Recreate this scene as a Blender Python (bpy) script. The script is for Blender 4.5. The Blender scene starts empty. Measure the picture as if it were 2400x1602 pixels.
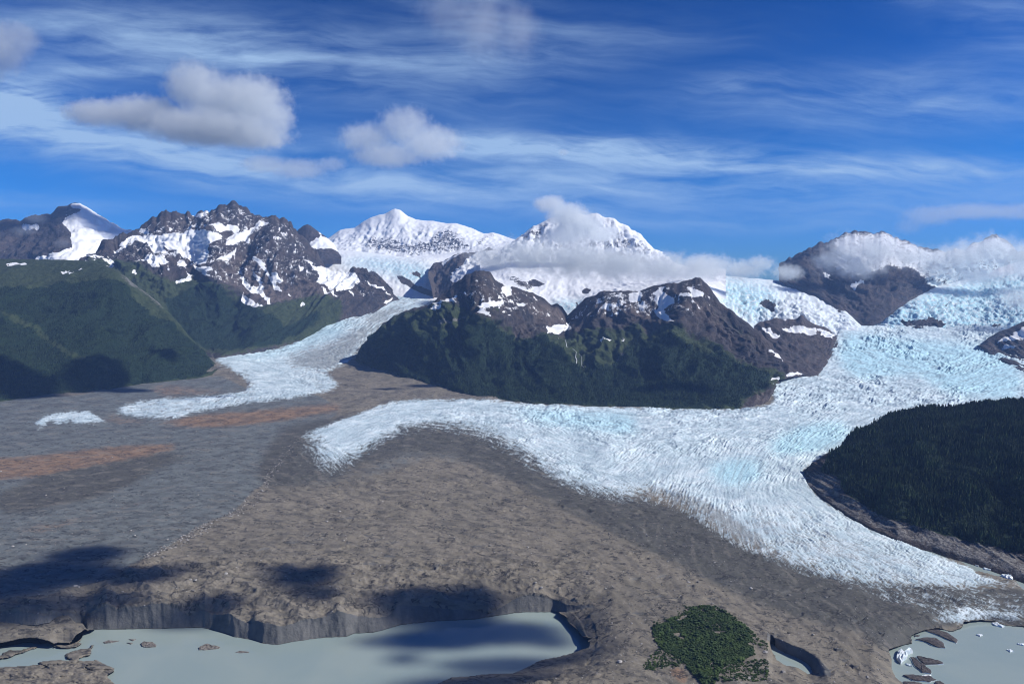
import bpy, math, random
import numpy as np
from mathutils import Vector

random.seed(7)
S = bpy.context.scene
COL = S.collection
R = math.radians

# ------------------------------------------------------------------ camera
CAM_H = 1000.0
FPX = 1733.0                 # focal length in photo pixels (2400 wide)
PITCH = math.atan((801 - 650) / FPX)
cp, sp = math.cos(PITCH), math.sin(PITCH)
cam_d = bpy.data.cameras.new('camera')
cam = bpy.data.objects.new('camera', cam_d)
COL.objects.link(cam)
cam.location = (0, 0, CAM_H)
cam.rotation_euler = (math.pi / 2 - PITCH, 0, 0)
cam_d.sensor_width = 36
cam_d.lens = FPX / 2400 * 36
cam_d.clip_start = 1
cam_d.clip_end = 200000
S.camera = cam

# ------------------------------------------------------------------ render / view
S.render.engine = 'CYCLES'
S.view_settings.view_transform = 'Standard'
S.view_settings.look = 'None'
S.view_settings.exposure = 0.12
S.view_settings.gamma = 1
S.view_settings.use_curve_mapping = False
cy = S.cycles
cy.use_denoising = True
cy.denoiser = 'OPENIMAGEDENOISE'
cy.denoising_input_passes = 'RGB_ALBEDO_NORMAL'
cy.filter_width = 1.05
cy.max_bounces = 8
cy.diffuse_bounces = 2
cy.glossy_bounces = 2
cy.transparent_max_bounces = 8
cy.volume_bounces = 6
cy.volume_step_rate = 1.0
cy.volume_max_steps = 128
cy.sample_clamp_indirect = 4

# ------------------------------------------------------------------ sun and sky
SUN_AZ, SUN_EL = R(96), R(40)         # azimuth clockwise from the view direction
SUN_DIR = Vector((math.sin(SUN_AZ) * math.cos(SUN_EL), math.cos(SUN_AZ) * math.cos(SUN_EL), math.sin(SUN_EL)))
sun_d = bpy.data.lights.new('sun', 'SUN')
sun_d.energy = 4.7
sun_d.angle = R(0.5)
sun_d.color = (1.0, 0.965, 0.91)
sun = bpy.data.objects.new('sun', sun_d)
COL.objects.link(sun)
sun.location = (0, 0, 6000)
sun.rotation_euler = SUN_DIR.to_track_quat('Z', 'Y').to_euler()


class NT:
    """Small helper for building node trees."""
    def __init__(self, tree):
        self.t = tree
        self.n = tree.nodes
        self.l = tree.links

    def node(self, typ, **kw):
        n = self.n.new(typ)
        for k, v in kw.items():
            setattr(n, k, v)
        return n

    def put(self, sock, v):
        if isinstance(v, (int, float)):
            sock.default_value = v
        elif isinstance(v, (tuple, list)):
            sock.default_value = (tuple(v) + (1,)) if (sock.type == 'RGBA' and len(v) == 3) else v
        else:
            self.l.new(v, sock)

    def m(self, op, a, b=None, c=None, clamp=False):
        n = self.node('ShaderNodeMath', operation=op)
        n.use_clamp = clamp
        self.put(n.inputs[0], a)
        if b is not None:
            self.put(n.inputs[1], b)
        if c is not None:
            self.put(n.inputs[2], c)
        return n.outputs[0]

    def v(self, op, a, b=None):
        n = self.node('ShaderNodeVectorMath', operation=op)
        self.put(n.inputs[0], a)
        if b is not None:
            self.put(n.inputs[1], b)
        return n.outputs['Value'] if op in ('LENGTH', 'DOT_PRODUCT') else n.outputs[0]

    def mix(self, f, a, b, blend='MIX'):
        n = self.node('ShaderNodeMix', data_type='RGBA', blend_type=blend)
        self.put(n.inputs['Factor'], f)
        self.put(n.inputs[6], a)
        self.put(n.inputs[7], b)
        return n.outputs[2]

    def ramp(self, x, lo, hi, smooth=True):
        n = self.node('ShaderNodeMapRange')
        n.interpolation_type = 'SMOOTHSTEP' if smooth else 'LINEAR'
        n.clamp = True
        self.put(n.inputs[0], x)
        self.put(n.inputs[1], lo)
        self.put(n.inputs[2], hi)
        n.inputs[3].default_value = 0
        n.inputs[4].default_value = 1
        return n.outputs[0]

    def noise(self, vec, scale, detail=5, rough=0.55, dist=0.0, dims='3D', lac=2.0, col=False):
        n = self.node('ShaderNodeTexNoise')
        n.noise_dimensions = dims
        self.put(n.inputs['Vector'], vec)
        n.inputs['Scale'].default_value = scale
        n.inputs['Detail'].default_value = detail
        n.inputs['Roughness'].default_value = rough
        n.inputs['Lacunarity'].default_value = lac
        n.inputs['Distortion'].default_value = dist
        return n.outputs['Color'] if col else n.outputs['Fac']

    def attr(self, name):
        n = self.node('ShaderNodeAttribute', attribute_name=name)
        return n.outputs['Fac']

    def comb(self, x, y, z):
        n = self.node('ShaderNodeCombineXYZ')
        for i, q in enumerate((x, y, z)):
            self.put(n.inputs[i], q)
        return n.outputs[0]

    def sep(self, v):
        n = self.node('ShaderNodeSeparateXYZ')
        self.put(n.inputs[0], v)
        return n.outputs


world = bpy.data.worlds.new('World')
S.world = world
world.use_nodes = True
W = NT(world.node_tree)
W.n.clear()
w_out = W.node('ShaderNodeOutputWorld')
w_bg = W.node('ShaderNodeBackground')
sky = W.node('ShaderNodeTexSky', sky_type='NISHITA')
sky.sun_disc = False
sky.sun_elevation = SUN_EL
sky.sun_rotation = SUN_AZ
sky.altitude = 1000
sky.air_density = 1.0
sky.dust_density = 0.1
sky.ozone_density = 4.0
SKY_STRENGTH = 0.11
gm = W.node('ShaderNodeGamma')          # deepen the blue, as in clear northern air
W.l.new(W.v('MULTIPLY', sky.outputs[0], tuple(q * SKY_STRENGTH for q in (0.50, 0.80, 1.15))), gm.inputs[0])
gm.inputs[1].default_value = 1.72

tc = W.node('ShaderNodeTexCoord')
dx, dy_, dz = W.sep(tc.outputs['Generated'])
tint = W.mix(W.ramp(dz, 0.0, 0.16), tuple(q / SKY_STRENGTH for q in (0.62, 0.70, 0.93)), tuple(q / SKY_STRENGTH for q in (0.16, 0.93, 0.85)))
skycol = W.v('MULTIPLY', gm.outputs[0], tint)
yy = W.m('MAXIMUM', W.m('ABSOLUTE', dy_), 0.08)
sx = W.m('MULTIPLY', W.m('DIVIDE', dx, yy), 1.733)       # thousand photo pixels right of centre
sy = W.m('MULTIPLY', W.m('DIVIDE', dz, yy), 1.733)       # thousand photo pixels above the horizon


def band(cx, cyy, rx, ry, tilt, amp):
    """Soft elongated cirrus patch; centre in photo pixels, tilt = dy/dx in the photo."""
    a = W.m('SUBTRACT', sx, (cx - 1200) / 1000)
    b = W.m('SUBTRACT', sy, (650 - cyy) / 1000)
    b = W.m('MULTIPLY_ADD', a, tilt, b)
    a2 = W.m('POWER', W.m('ABSOLUTE', W.m('DIVIDE', a, rx / 1000)), 2.0)
    b2 = W.m('POWER', W.m('ABSOLUTE', W.m('DIVIDE', b, ry / 1000)), 2.0)
    e = W.m('EXPONENT', W.m('MULTIPLY', W.m('ADD', a2, b2), -1.0))
    return W.m('MULTIPLY', e, amp)


bands = [
    (430, 115, 430, 70, 0.10, 0.52), (260, 182, 130, 16, 0.0, 0.6), (650, 150, 540, 95, 0.12, 0.38),
    (40, 250, 150, 50, 0.0, 1.9), (20, 262, 90, 34, 0.1, 1.2), (250, 335, 460, 62, 0.16, 1.05), (800, 420, 560, 45, 0.12, 0.62),
    (1250, 350, 340, 28, 0.03, 1.0), (1700, 378, 600, 34, 0.05, 1.0), (1450, 430, 540, 46, 0.03, 0.75),
    (2250, 405, 420, 26, 0.02, 0.42), (2120, 245, 420, 70, -0.02, 0.55), (1700, 208, 110, 28, -0.1, 0.35),
    (1120, 60, 170, 130, 0.0, 0.3), (2330, 60, 190, 90, 0.2, 0.3), (1840, 448, 70, 12, 0.1, 0.45),
    (2200, 480, 420, 40, -0.05, 0.35), (1350, 130, 320, 60, -0.1, 0.28), (1180, 480, 500, 26, 0.03, 0.35),
    (100, 480, 300, 18, 0.02, 0.3), (1650, 530, 400, 18, 0.02, 0.25),
]
tot = None
for b_ in bands:
    g_ = band(*b_)
    tot = g_ if tot is None else W.m('ADD', tot, g_)
warp = W.noise(W.comb(sx, sy, 0), 2.2, 3, 0.5, col=True)
wv = W.v('MULTIPLY_ADD', warp) if False else W.v('ADD', W.comb(W.m('MULTIPLY', sx, 0.9), W.m('MULTIPLY_ADD', sx, 0.75, W.m('MULTIPLY', sy, 8.5)), 0.0),
                                                    W.v('MULTIPLY', warp, (0.5, 1.4, 0.0)))
st1 = W.noise(wv, 2.1, 8, 0.58, 0.25)
wv2 = W.comb(W.m('MULTIPLY', sx, 2.5), W.m('MULTIPLY', sy, 14), 3.0)
st2 = W.noise(wv2, 2.4, 7, 0.62, 0.6)
streak = W.m('ADD', W.m('MULTIPLY', W.ramp(st1, 0.28, 0.74), 0.85), W.m('MULTIPLY', W.ramp(st2, 0.3, 0.75), 0.35))
cir = W.m('MULTIPLY', tot, streak)
base_veil = W.m('MULTIPLY', W.ramp(st1, 0.55, 0.85), 0.12)
cir = W.m('MINIMUM', W.m('ADD', cir, base_veil), 0.85)
cir = W.m('MULTIPLY', cir, W.ramp(dz, 0.0, 0.05))
cloudcol = (3.5, 5.1, 7.3)
skyfin = W.mix(cir, skycol, cloudcol)
W.l.new(skyfin, w_bg.inputs['Color'])
w_bg.inputs['Strength'].default_value = SKY_STRENGTH
W.l.new(w_bg.outputs[0], w_out.inputs['Surface'])

# ------------------------------------------------------------------ numpy helpers


def _h(ix, iy, seed):
    v = (ix.astype(np.int64) * 374761393 + iy.astype(np.int64) * 668265263 + seed * 974711) & 0xFFFFFFFF
    v = ((v ^ (v >> 13)) * 1274126177) & 0xFFFFFFFF
    v = ((v ^ (v >> 16)) * 2246822519) & 0xFFFFFFFF
    return (v ^ (v >> 15)) & 0xFFFF


_ANG = np.arange(0x10000) / 0x10000 * 2 * np.pi
_GC, _GS = np.cos(_ANG).astype(np.float32), np.sin(_ANG).astype(np.float32)


def gnoise(x, y, seed=0):
    """Gradient noise, about -1..1."""
    ix = np.floor(x); iy = np.floor(y)
    fx = (x - ix).astype(np.float32); fy = (y - iy).astype(np.float32)
    ux = fx * fx * fx * (fx * (fx * 6 - 15) + 10); uy = fy * fy * fy * (fy * (fy * 6 - 15) + 10)

    def g(ax, ay):
        h = _h(ix + ax, iy + ay, seed)
        return _GC[h] * (fx - ax) + _GS[h] * (fy - ay)
    a = g(0, 0); b = g(1, 0); c = g(0, 1); d = g(1, 1)
    return ((a + (b - a) * ux) * (1 - uy) + (c + (d - c) * ux) * uy) * 1.5


def fbm(x, y, octv=5, seed=0, gain=0.5, lac=2.03):
    s = 0; a = 1; t = 0
    for i in range(octv):
        s = s + a * gnoise(x, y, seed + i * 17)
        t += a; a *= gain
        x = x * lac + 13.7; y = y * lac + 5.1
    return s / t * 1.4


def ridged(x, y, octv=5, seed=0, gain=0.5, lac=2.03):
    """0..1, sharp crests at 1."""
    s = 0; a = 1; t = 0; w = 1
    for i in range(octv):
        r = 1 - np.abs(gnoise(x, y, seed + i * 31))
        r = r * r
        s = s + a * r * w
        w = np.clip(r * 1.6, 0, 1)
        t += a; a *= gain
        x = x * lac + 7.3; y = y * lac + 3.9
    return s / t


def sstep(x, a, b):
    t = np.clip((x - a) / (b - a), 0, 1)
    return t * t * (3 - 2 * t)


def P(px, py, Y):
    """World point on the ray of a photo pixel at forward distance Y."""
    px = np.asarray(px, float); py = np.asarray(py, float); Y = np.asarray(Y, float)
    s = Y / (FPX * cp + (801 - py) * sp)
    return (px - 1200) * s, Y + 0 * px, CAM_H + s * (-FPX * sp + (801 - py) * cp)


def PZ(px, py, z):
    """World point on the ray of a photo pixel at height z."""
    px = np.asarray(px, float); py = np.asarray(py, float)
    s = (z - CAM_H) / (-FPX * sp + (801 - py) * cp)
    return (px - 1200) * s, s * (FPX * cp + (801 - py) * sp), np.zeros_like(s) + z


def proj(X, Y, Z):
    d = Y * cp - (Z - CAM_H) * sp
    u = Y * sp + (Z - CAM_H) * cp
    return 1200 + FPX * X / d, 801 - FPX * u / d


# photo regions the outlines were measured in: origin and magnification
KR = {1: (0, 420, 2.9038), 2: (700, 420, 2.9038), 3: (1500, 420, 2.61), 4: (0, 880, 2.9038), 5: (700, 880, 2.9038),
      6: (1500, 900, 2.61), 7: (1800, 1202, 3.915), 8: (0, 1202, 3.915), 9: (600, 1202, 3.915), 10: (1200, 1202, 3.915),
      11: (1850, 900, 3.409), 12: (1000, 540, 3.3557), 13: (1450, 1380, 2.4726), 0: (0, 0, 1.0)}


def pts(k, s):
    ox, oy, m = KR[k]
    return [(ox + float(a.split(',')[0]) / m, oy + float(a.split(',')[1]) / m) for a in s.split()]


def polys(k, s):
    return [pts(k, q) for q in s.split('|')]


# raster in which traced outlines become masks (2 photo pixels per cell)
RX0, RY0, RS, RW, RH = -170, 380, 2.0, 1370, 680


def raster(plist, blur=0.0, val=1.0):
    M = np.zeros((RH, RW), np.float32)
    for p in plist:
        p = np.array(p)
        x = (p[:, 0] - RX0) / RS; y = (p[:, 1] - RY0) / RS
        i0, i1 = max(0, int(x.min()) - 1), min(RW, int(x.max()) + 2)
        j0, j1 = max(0, int(y.min()) - 1), min(RH, int(y.max()) + 2)
        if i1 <= i0 or j1 <= j0:
            continue
        gx, gy = np.meshgrid(np.arange(i0, i1), np.arange(j0, j1))
        ins = np.zeros(gx.shape, bool)
        n = len(x)
        for a in range(n):
            b = (a + 1) % n
            if y[a] == y[b]:
                continue
            c = ((y[a] > gy) != (y[b] > gy)) & (gx < (x[b] - x[a]) * (gy - y[a]) / (y[b] - y[a]) + x[a])
            ins ^= c
        M[j0:j1, i0:i1] = np.maximum(M[j0:j1, i0:i1], ins * val)
    return blurred(M, blur)


def blurred(M, sig):
    sig = sig / RS
    if sig < 0.3:
        return M
    r = int(sig * 2.5) + 1
    k = np.exp(-0.5 * (np.arange(-r, r + 1) / sig) ** 2); k /= k.sum()
    A = np.pad(M, ((r, r), (r, r)), mode='edge')
    B = sum(k[i] * A[i:i + M.shape[0], :] for i in range(2 * r + 1))
    return sum(k[i] * B[:, i:i + M.shape[1]] for i in range(2 * r + 1)).astype(np.float32)


def samp(M, px, py):
    x = np.clip((px - RX0) / RS, 0, RW - 1.01); y = np.clip((py - RY0) / RS, 0, RH - 1.01)
    i = x.astype(int); j = y.astype(int); fx = x - i; fy = y - j
    return (M[j, i] * (1 - fx) + M[j, i + 1] * fx) * (1 - fy) + (M[j + 1, i] * (1 - fx) + M[j + 1, i + 1] * fx) * fy


def pchip(K, t):
    """Monotone cubic through K (rows, cols) at fractional row positions t."""
    n = K.shape[0]
    d = K[1:] - K[:-1]
    mm = np.zeros_like(K)
    mm[0] = d[0]; mm[-1] = d[-1]
    if n > 2:
        a, b = d[:-1], d[1:]
        same = (a * b) > 0
        mm[1:-1] = np.where(same, 2 * a * b / np.where(same, a + b, 1), 0)
    i = np.clip(np.floor(t).astype(int), 0, n - 2)
    f = (t - i)[:, None]
    p0, p1, m0, m1 = K[i], K[i + 1], mm[i], mm[i + 1]
    f2, f3 = f * f, f ** 3
    return (2 * f3 - 3 * f2 + 1) * p0 + (f3 - 2 * f2 + f) * m0 + (-2 * f3 + 3 * f2) * p1 + (f3 - f2) * m1


def grid_normals(V):
    du = np.gradient(V, axis=1); dv = np.gradient(V, axis=0)
    n = np.cross(du, dv)
    n /= np.linalg.norm(n, axis=2, keepdims=True) + 1e-9
    flip = (n[..., 2:3] < 0)
    return np.where(flip, -n, n)


def grid_mesh(name, V, attrs, keep, mat, normals=None, flipwind=False):
    """Mesh object from a vertex grid V (rows, cols, 3); keep = boolean per quad."""
    nr, nc = V.shape[:2]
    idx = np.arange(nr * nc).reshape(nr, nc)
    q = np.stack([idx[:-1, :-1], idx[:-1, 1:], idx[1:, 1:], idx[1:, :-1]], -1)[keep]
    if flipwind:
        q = q[:, ::-1]
    used = np.zeros(nr * nc, bool); used[q.ravel()] = True
    remap = np.cumsum(used) - 1
    q = remap[q]
    co = V.reshape(-1, 3)[used].astype(np.float32)
    me = bpy.data.meshes.new(name)
    me.vertices.add(len(co)); me.vertices.foreach_set('co', co.ravel())
    me.loops.add(q.size); me.loops.foreach_set('vertex_index', q.ravel().astype(np.int32))
    me.polygons.add(len(q))
    me.polygons.foreach_set('loop_start', np.arange(0, q.size, 4, dtype=np.int32))
    me.polygons.foreach_set('use_smooth', np.ones(len(q), bool))
    me.update(calc_edges=True)
    for k, a in attrs.items():
        at = me.attributes.new(k, 'FLOAT', 'POINT')
        at.data.foreach_set('value', np.ascontiguousarray(a.reshape(-1)[used], dtype=np.float32))
    if normals is not None:
        me.normals_split_custom_set_from_vertices(normals.reshape(-1, 3)[used].astype(np.float32))
    me.materials.append(mat)
    o = bpy.data.objects.new(name, me)
    COL.objects.link(o)
    return o


def tag(o, label=None, cat=None, group=None, kind=None):
    if label: o['label'] = label
    if cat: o['category'] = cat
    if group: o['group'] = group
    if kind: o['kind'] = kind
    return o


def new_mat(name):
    m = bpy.data.materials.new(name)
    m.use_nodes = True
    t = NT(m.node_tree)
    b = t.n.get('Principled BSDF')
    return m, t, b


# ------------------------------------------------------------------ materials
def mat_mountain():
    m, t, b = new_mat('mountain_surface')
    pos = t.node('ShaderNodeTexCoord').outputs['Object']
    px_, py_, pz_ = t.sep(pos)
    n1 = t.noise(pos, 0.004, 6, 0.6)
    n2 = t.noise(pos, 0.02, 6, 0.62)
    n3 = t.noise(pos, 0.09, 5, 0.65)
    # tilted strata and downslope streaks
    sv = t.comb(t.m('MULTIPLY', px_, 0.022), t.m('MULTIPLY', py_, 0.012), t.m('MULTIPLY', pz_, 0.0035))
    n4 = t.noise(sv, 1.0, 6, 0.65, 0.4)
    n5 = t.noise(pos, 0.0085, 6, 0.6)
    dark = t.mix(t.ramp(n1, 0.4, 0.62), (0.050, 0.048, 0.055), (0.088, 0.072, 0.068))
    rock = t.mix(t.ramp(n2, 0.35, 0.68), t.mix(0.4, dark, (0.03, 0.03, 0.033)), dark)
    rock = t.mix(t.m('MULTIPLY', t.ramp(n4, 0.5, 0.72), 0.6), rock, (0.15, 0.125, 0.11))
    rock = t.mix(t.m('MULTIPLY', t.ramp(t.attr('brown'), 0.2, 0.8), 0.75), rock, t.mix(t.ramp(n4, 0.3, 0.7), (0.080, 0.068, 0.064), (0.165, 0.132, 0.118)))
    nn = t.m('ADD', t.m('MULTIPLY', t.m('SUBTRACT', n2, 0.5), 1.1), t.m('MULTIPLY', t.m('SUBTRACT', n3, 0.5), 0.7))
    vegf = t.ramp(t.m('ADD', t.attr('veg'), nn), 0.35, 0.68)
    grass = t.mix(t.ramp(n2, 0.32, 0.66), (0.030, 0.045, 0.020), (0.060, 0.078, 0.034))
    grass = t.mix(t.m('MULTIPLY', t.ramp(n3, 0.45, 0.7), 0.5), grass, (0.022, 0.034, 0.018))
    col = t.mix(vegf, rock, grass)
    forf = t.ramp(t.m('ADD', t.attr('forest'), t.m('MULTIPLY', nn, 0.8)), 0.4, 0.6)
    fcol = t.mix(t.ramp(n3, 0.3, 0.7), (0.008, 0.019, 0.011), (0.022, 0.040, 0.020))
    col = t.mix(forf, col, fcol)
    scr = t.ramp(t.m('ADD', t.attr('scree'), t.m('MULTIPLY', nn, 0.8)), 0.4, 0.7)
    col = t.mix(scr, col, t.mix(t.ramp(n3, 0.3, 0.7), (0.13, 0.125, 0.12), (0.26, 0.25, 0.24)))
    snf = t.ramp(t.m('ADD', t.attr('snow'), t.m('ADD', t.m('MULTIPLY', nn, 0.42), t.m('ADD', t.m('MULTIPLY', t.m('SUBTRACT', n4, 0.5), 0.5), t.m('MULTIPLY', t.m('SUBTRACT', n5, 0.5), 0.55)))), 0.43, 0.52)
    scol = t.mix(t.ramp(n1, 0.3, 0.7), (0.86, 0.88, 0.90), (0.78, 0.79, 0.80))
    bl = t.attr('blue')
    scol = t.mix(t.m('MULTIPLY', bl, t.ramp(n2, 0.30, 0.62)), scol, (0.46, 0.74, 0.84))
    cv = t.noise(t.comb(t.m('MULTIPLY', px_, 0.018), t.m('MULTIPLY', py_, 0.010), t.m('MULTIPLY', pz_, 0.05)), 1.0, 5, 0.65, 0.8)
    scol = t.mix(t.m('MULTIPLY', bl, t.m('MULTIPLY', t.ramp(t.m('ABSOLUTE', t.m('SUBTRACT', cv, 0.5)), 0.045, 0.0), 0.75)), scol, (0.20, 0.38, 0.47))
    col = t.mix(snf, col, scol)
    t.put(b.inputs['Base Color'], col)
    b.inputs['Roughness'].default_value = 0.9
    b.inputs['Specular IOR Level'].default_value = 0.15
    bp = t.node('ShaderNodeBump')
    hh = t.m('ADD', t.m('MULTIPLY', n2, 26.0), t.m('MULTIPLY', n3, 9.0))
    hh = t.m('ADD', hh, t.m('MULTIPLY', n4, 14.0))
    t.put(bp.inputs['Height'], hh)
    bp.inputs['Distance'].default_value = 1.0
    t.put(bp.inputs['Strength'], t.m('MULTIPLY_ADD', snf, -0.75, 0.9))
    t.l.new(bp.outputs[0], b.inputs['Normal'])
    return m


def mat_ground():
    m, t, b = new_mat('valley_surface')
    pos = t.node('ShaderNodeTexCoord').outputs['Object']
    n0 = t.noise(pos, 0.0035, 4, 0.55)
    n1 = t.noise(pos, 0.016, 6, 0.62)
    n2 = t.noise(pos, 0.08, 5, 0.65)
    n3 = t.noise(pos, 0.30, 3, 0.7)
    nn = t.m('ADD', t.m('MULTIPLY', t.m('SUBTRACT', n1, 0.5), 0.9), t.m('MULTIPLY', t.m('SUBTRACT', n2, 0.5), 0.7))
    # debris cover
    brown = t.mix(t.ramp(n1, 0.36, 0.64), (0.165, 0.147, 0.115), (0.218, 0.195, 0.154))
    brown = t.mix(t.ramp(n0, 0.42, 0.6), brown, t.mix(t.ramp(n2, 0.3, 0.7), (0.195, 0.172, 0.134), (0.250, 0.222, 0.176)))
    grey = t.mix(t.ramp(n1, 0.34, 0.66), (0.132, 0.147, 0.146), (0.168, 0.186, 0.184))
    dark = t.mix(t.ramp(n1, 0.34, 0.66), (0.084, 0.084, 0.075), (0.108, 0.107, 0.096))
    rust = t.mix(t.ramp(n1, 0.34, 0.66), (0.225, 0.145, 0.092), (0.290, 0.195, 0.130))
    col = t.mix(t.ramp(t.m('ADD', t.attr('grey'), t.m('MULTIPLY', nn, 0.5)), 0.35, 0.65), brown, grey)
    col = t.mix(t.ramp(t.m('ADD', t.attr('dark'), t.m('MULTIPLY', nn, 0.35)), 0.15, 0.6), col, dark)
    col = t.mix(t.ramp(t.m('ADD', t.attr('rust'), t.m('MULTIPLY', nn, 0.9)), 0.28, 0.72), col, rust)
    # speckle of pale and dark stones
    col = t.mix(t.m('MULTIPLY', t.ramp(n3, 0.62, 0.76), 0.40), col, (0.34, 0.32, 0.29))
    col = t.mix(t.m('MULTIPLY', t.ramp(n3, 0.38, 0.26), 0.35), col, (0.045, 0.043, 0.042))
    col = t.mix(t.m('MULTIPLY', t.ramp(n2, 0.42, 0.28), 0.25), col, (0.06, 0.055, 0.05))
    # flow bands of slightly different debris
    fb = t.attr('bands')
    col = t.mix(t.m('MULTIPLY', t.ramp(t.m('ADD', fb, t.m('MULTIPLY', nn, 0.5)), 0.45, 0.8), 0.45), col, (0.085, 0.083, 0.080))
    col = t.mix(t.m('MULTIPLY', t.ramp(t.m('ADD', fb, t.m('MULTIPLY', nn, 0.5)), 0.38, 0.05), 0.40), col, (0.225, 0.205, 0.175))
    # broken dark lines: dirty ice scarps with their shade painted in
    gx, gy_, gz_ = t.sep(pos)
    lv = t.comb(t.m('MULTIPLY', gx, 0.010), t.m('MULTIPLY', gy_, 0.013), 0.0)
    la = t.noise(lv, 1.0, 5, 0.6, 0.5)
    lm = t.noise(lv, 2.3, 3, 0.6)
    ln = t.m('MULTIPLY', t.ramp(t.m('ABSOLUTE', t.m('SUBTRACT', la, 0.47)), 0.034, 0.010), t.ramp(lm, 0.53, 0.60))
    lb = t.noise(t.v('ADD', lv, (31.0, 7.0, 0.0)), 2.2, 5, 0.6, 0.4)
    ln = t.m('MAXIMUM', ln, t.m('MULTIPLY', t.ramp(t.m('ABSOLUTE', t.m('SUBTRACT', lb, 0.5)), 0.045, 0.012), t.ramp(la, 0.52, 0.58)))
    col = t.mix(t.m('MULTIPLY', ln, 0.8), col, (0.040, 0.040, 0.042))
    col = t.mix(t.m('MULTIPLY', t.ramp(t.noise(pos, 0.035, 4, 0.6), 0.56, 0.70), 0.35), col, (0.27, 0.245, 0.215))
    # wet ice cliff
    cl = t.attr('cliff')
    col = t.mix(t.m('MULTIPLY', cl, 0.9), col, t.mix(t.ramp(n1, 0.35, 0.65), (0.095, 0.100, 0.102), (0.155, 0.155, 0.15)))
    # ice
    lic = t.attr('streak')
    ice_in = t.m('ADD', t.attr('ice'), t.m('ADD', t.m('MULTIPLY', t.m('SUBTRACT', lic, 0.5), 0.55), t.m('MULTIPLY', nn, 0.30)))
    icef = t.ramp(ice_in, 0.30, 0.80)
    white = t.mix(t.ramp(n0, 0.4, 0.62), t.mix(t.ramp(n1, 0.3, 0.7), (0.46, 0.58, 0.63), (0.60, 0.70, 0.74)), t.mix(t.ramp(n1, 0.3, 0.7), (0.58, 0.71, 0.76), (0.75, 0.83, 0.85)))
    blue = t.mix(t.ramp(n2, 0.3, 0.7), (0.34, 0.62, 0.72), (0.58, 0.80, 0.86))
    ice = t.mix(t.m('MULTIPLY', t.ramp(t.m('ADD', t.attr('blue'), t.m('MULTIPLY', t.m('SUBTRACT', n2, 0.5), 1.3)), 0.25, 0.80), 0.9), white, blue)
    # crevasse dirt, and deep crevasse shade painted into the ice colour
    ice = t.mix(t.m('MULTIPLY', t.ramp(t.m('ADD', t.attr('lines'), t.m('MULTIPLY', nn, 0.25)), 0.47, 0.12), 0.48), ice, (0.27, 0.36, 0.40))
    ice = t.mix(t.m('MULTIPLY', t.ramp(t.m('ADD', t.attr('bands'), t.m('MULTIPLY', nn, 0.4)), 0.46, 0.08), 0.45), ice, (0.36, 0.47, 0.52))
    ice = t.mix(t.m('MULTIPLY', t.ramp(t.m('ADD', lic, t.m('MULTIPLY', t.m('SUBTRACT', n2, 0.5), 0.6)), 0.42, 0.08), 0.30), ice, (0.30, 0.42, 0.48))
    ice = t.mix(t.m('MULTIPLY', t.ramp(t.m('ADD', t.attr('dirty'), t.m('ADD', t.m('MULTIPLY', nn, 0.8), t.m('MULTIPLY', t.m('SUBTRACT', 0.5, lic), 0.7))), 0.35, 0.9), 0.7), ice, (0.22, 0.22, 0.215))
    col = t.mix(icef, col, ice)
    t.put(b.inputs['Base Color'], col)
    b.inputs['Roughness'].default_value = 0.85
    b.inputs['Specular IOR Level'].default_value = 0.2
    bp = t.node('ShaderNodeBump')
    hh = t.m('ADD', t.m('MULTIPLY', n1, 7.0), t.m('ADD', t.m('MULTIPLY', n2, 3.6), t.m('MULTIPLY', n3, 1.4)))
    t.put(bp.inputs['Height'], hh)
    bp.inputs['Distance'].default_value = 1.0
    bp.inputs['Strength'].default_value = 0.7
    t.l.new(bp.outputs[0], b.inputs['Normal'])
    return m


def mat_simple(name, c1, c2, scale, rough=0.9, bump=0.0, spec=0.2):
    m, t, b = new_mat(name)
    pos = t.node('ShaderNodeTexCoord').outputs['Object']
    n = t.noise(pos, scale, 5, 0.62)
    t.put(b.inputs['Base Color'], t.mix(t.ramp(n, 0.32, 0.68), c1, c2))
    b.inputs['Roughness'].default_value = rough
    b.inputs['Specular IOR Level'].default_value = spec
    if bump:
        bp = t.node('ShaderNodeBump')
        t.put(bp.inputs['Height'], t.m('MULTIPLY', n, bump))
        bp.inputs['Distance'].default_value = 1.0
        t.l.new(bp.outputs[0], b.inputs['Normal'])
    return m


def mat_foliage(name, c1, c2, patch=None):
    m, t, b = new_mat(name)
    oi = t.node('ShaderNodeObjectInfo')
    c = t.mix(oi.outputs['Random'], c1, c2)
    if patch:
        gp = t.node('ShaderNodeNewGeometry').outputs['Position']
        pn = t.noise(gp, 0.012, 4, 0.6)
        c = t.mix(t.m('MULTIPLY', t.ramp(pn, 0.48, 0.64), 0.75), c, patch)
    t.put(b.inputs['Base Color'], c)
    b.inputs['Roughness'].default_value = 0.9
    b.inputs['Specular IOR Level'].default_value = 0.1
    return m


def mat_water(name, c1, c2):
    m, t, b = new_mat(name)
    pos = t.node('ShaderNodeTexCoord').outputs['Object']
    n = t.noise(pos, 0.004, 4, 0.5, 0.6)
    t.put(b.inputs['Base Color'], t.mix(t.ramp(n, 0.35, 0.65), c1, c2))
    b.inputs['Roughness'].default_value = 0.12
    b.inputs['IOR'].default_value = 1.33
    bp = t.node('ShaderNodeBump')
    t.put(bp.inputs['Height'], t.noise(pos, 0.25, 3, 0.5))
    bp.inputs['Distance'].default_value = 0.12
    bp.inputs['Strength'].default_value = 0.25
    t.l.new(bp.outputs[0], b.inputs['Normal'])
    return m


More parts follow.
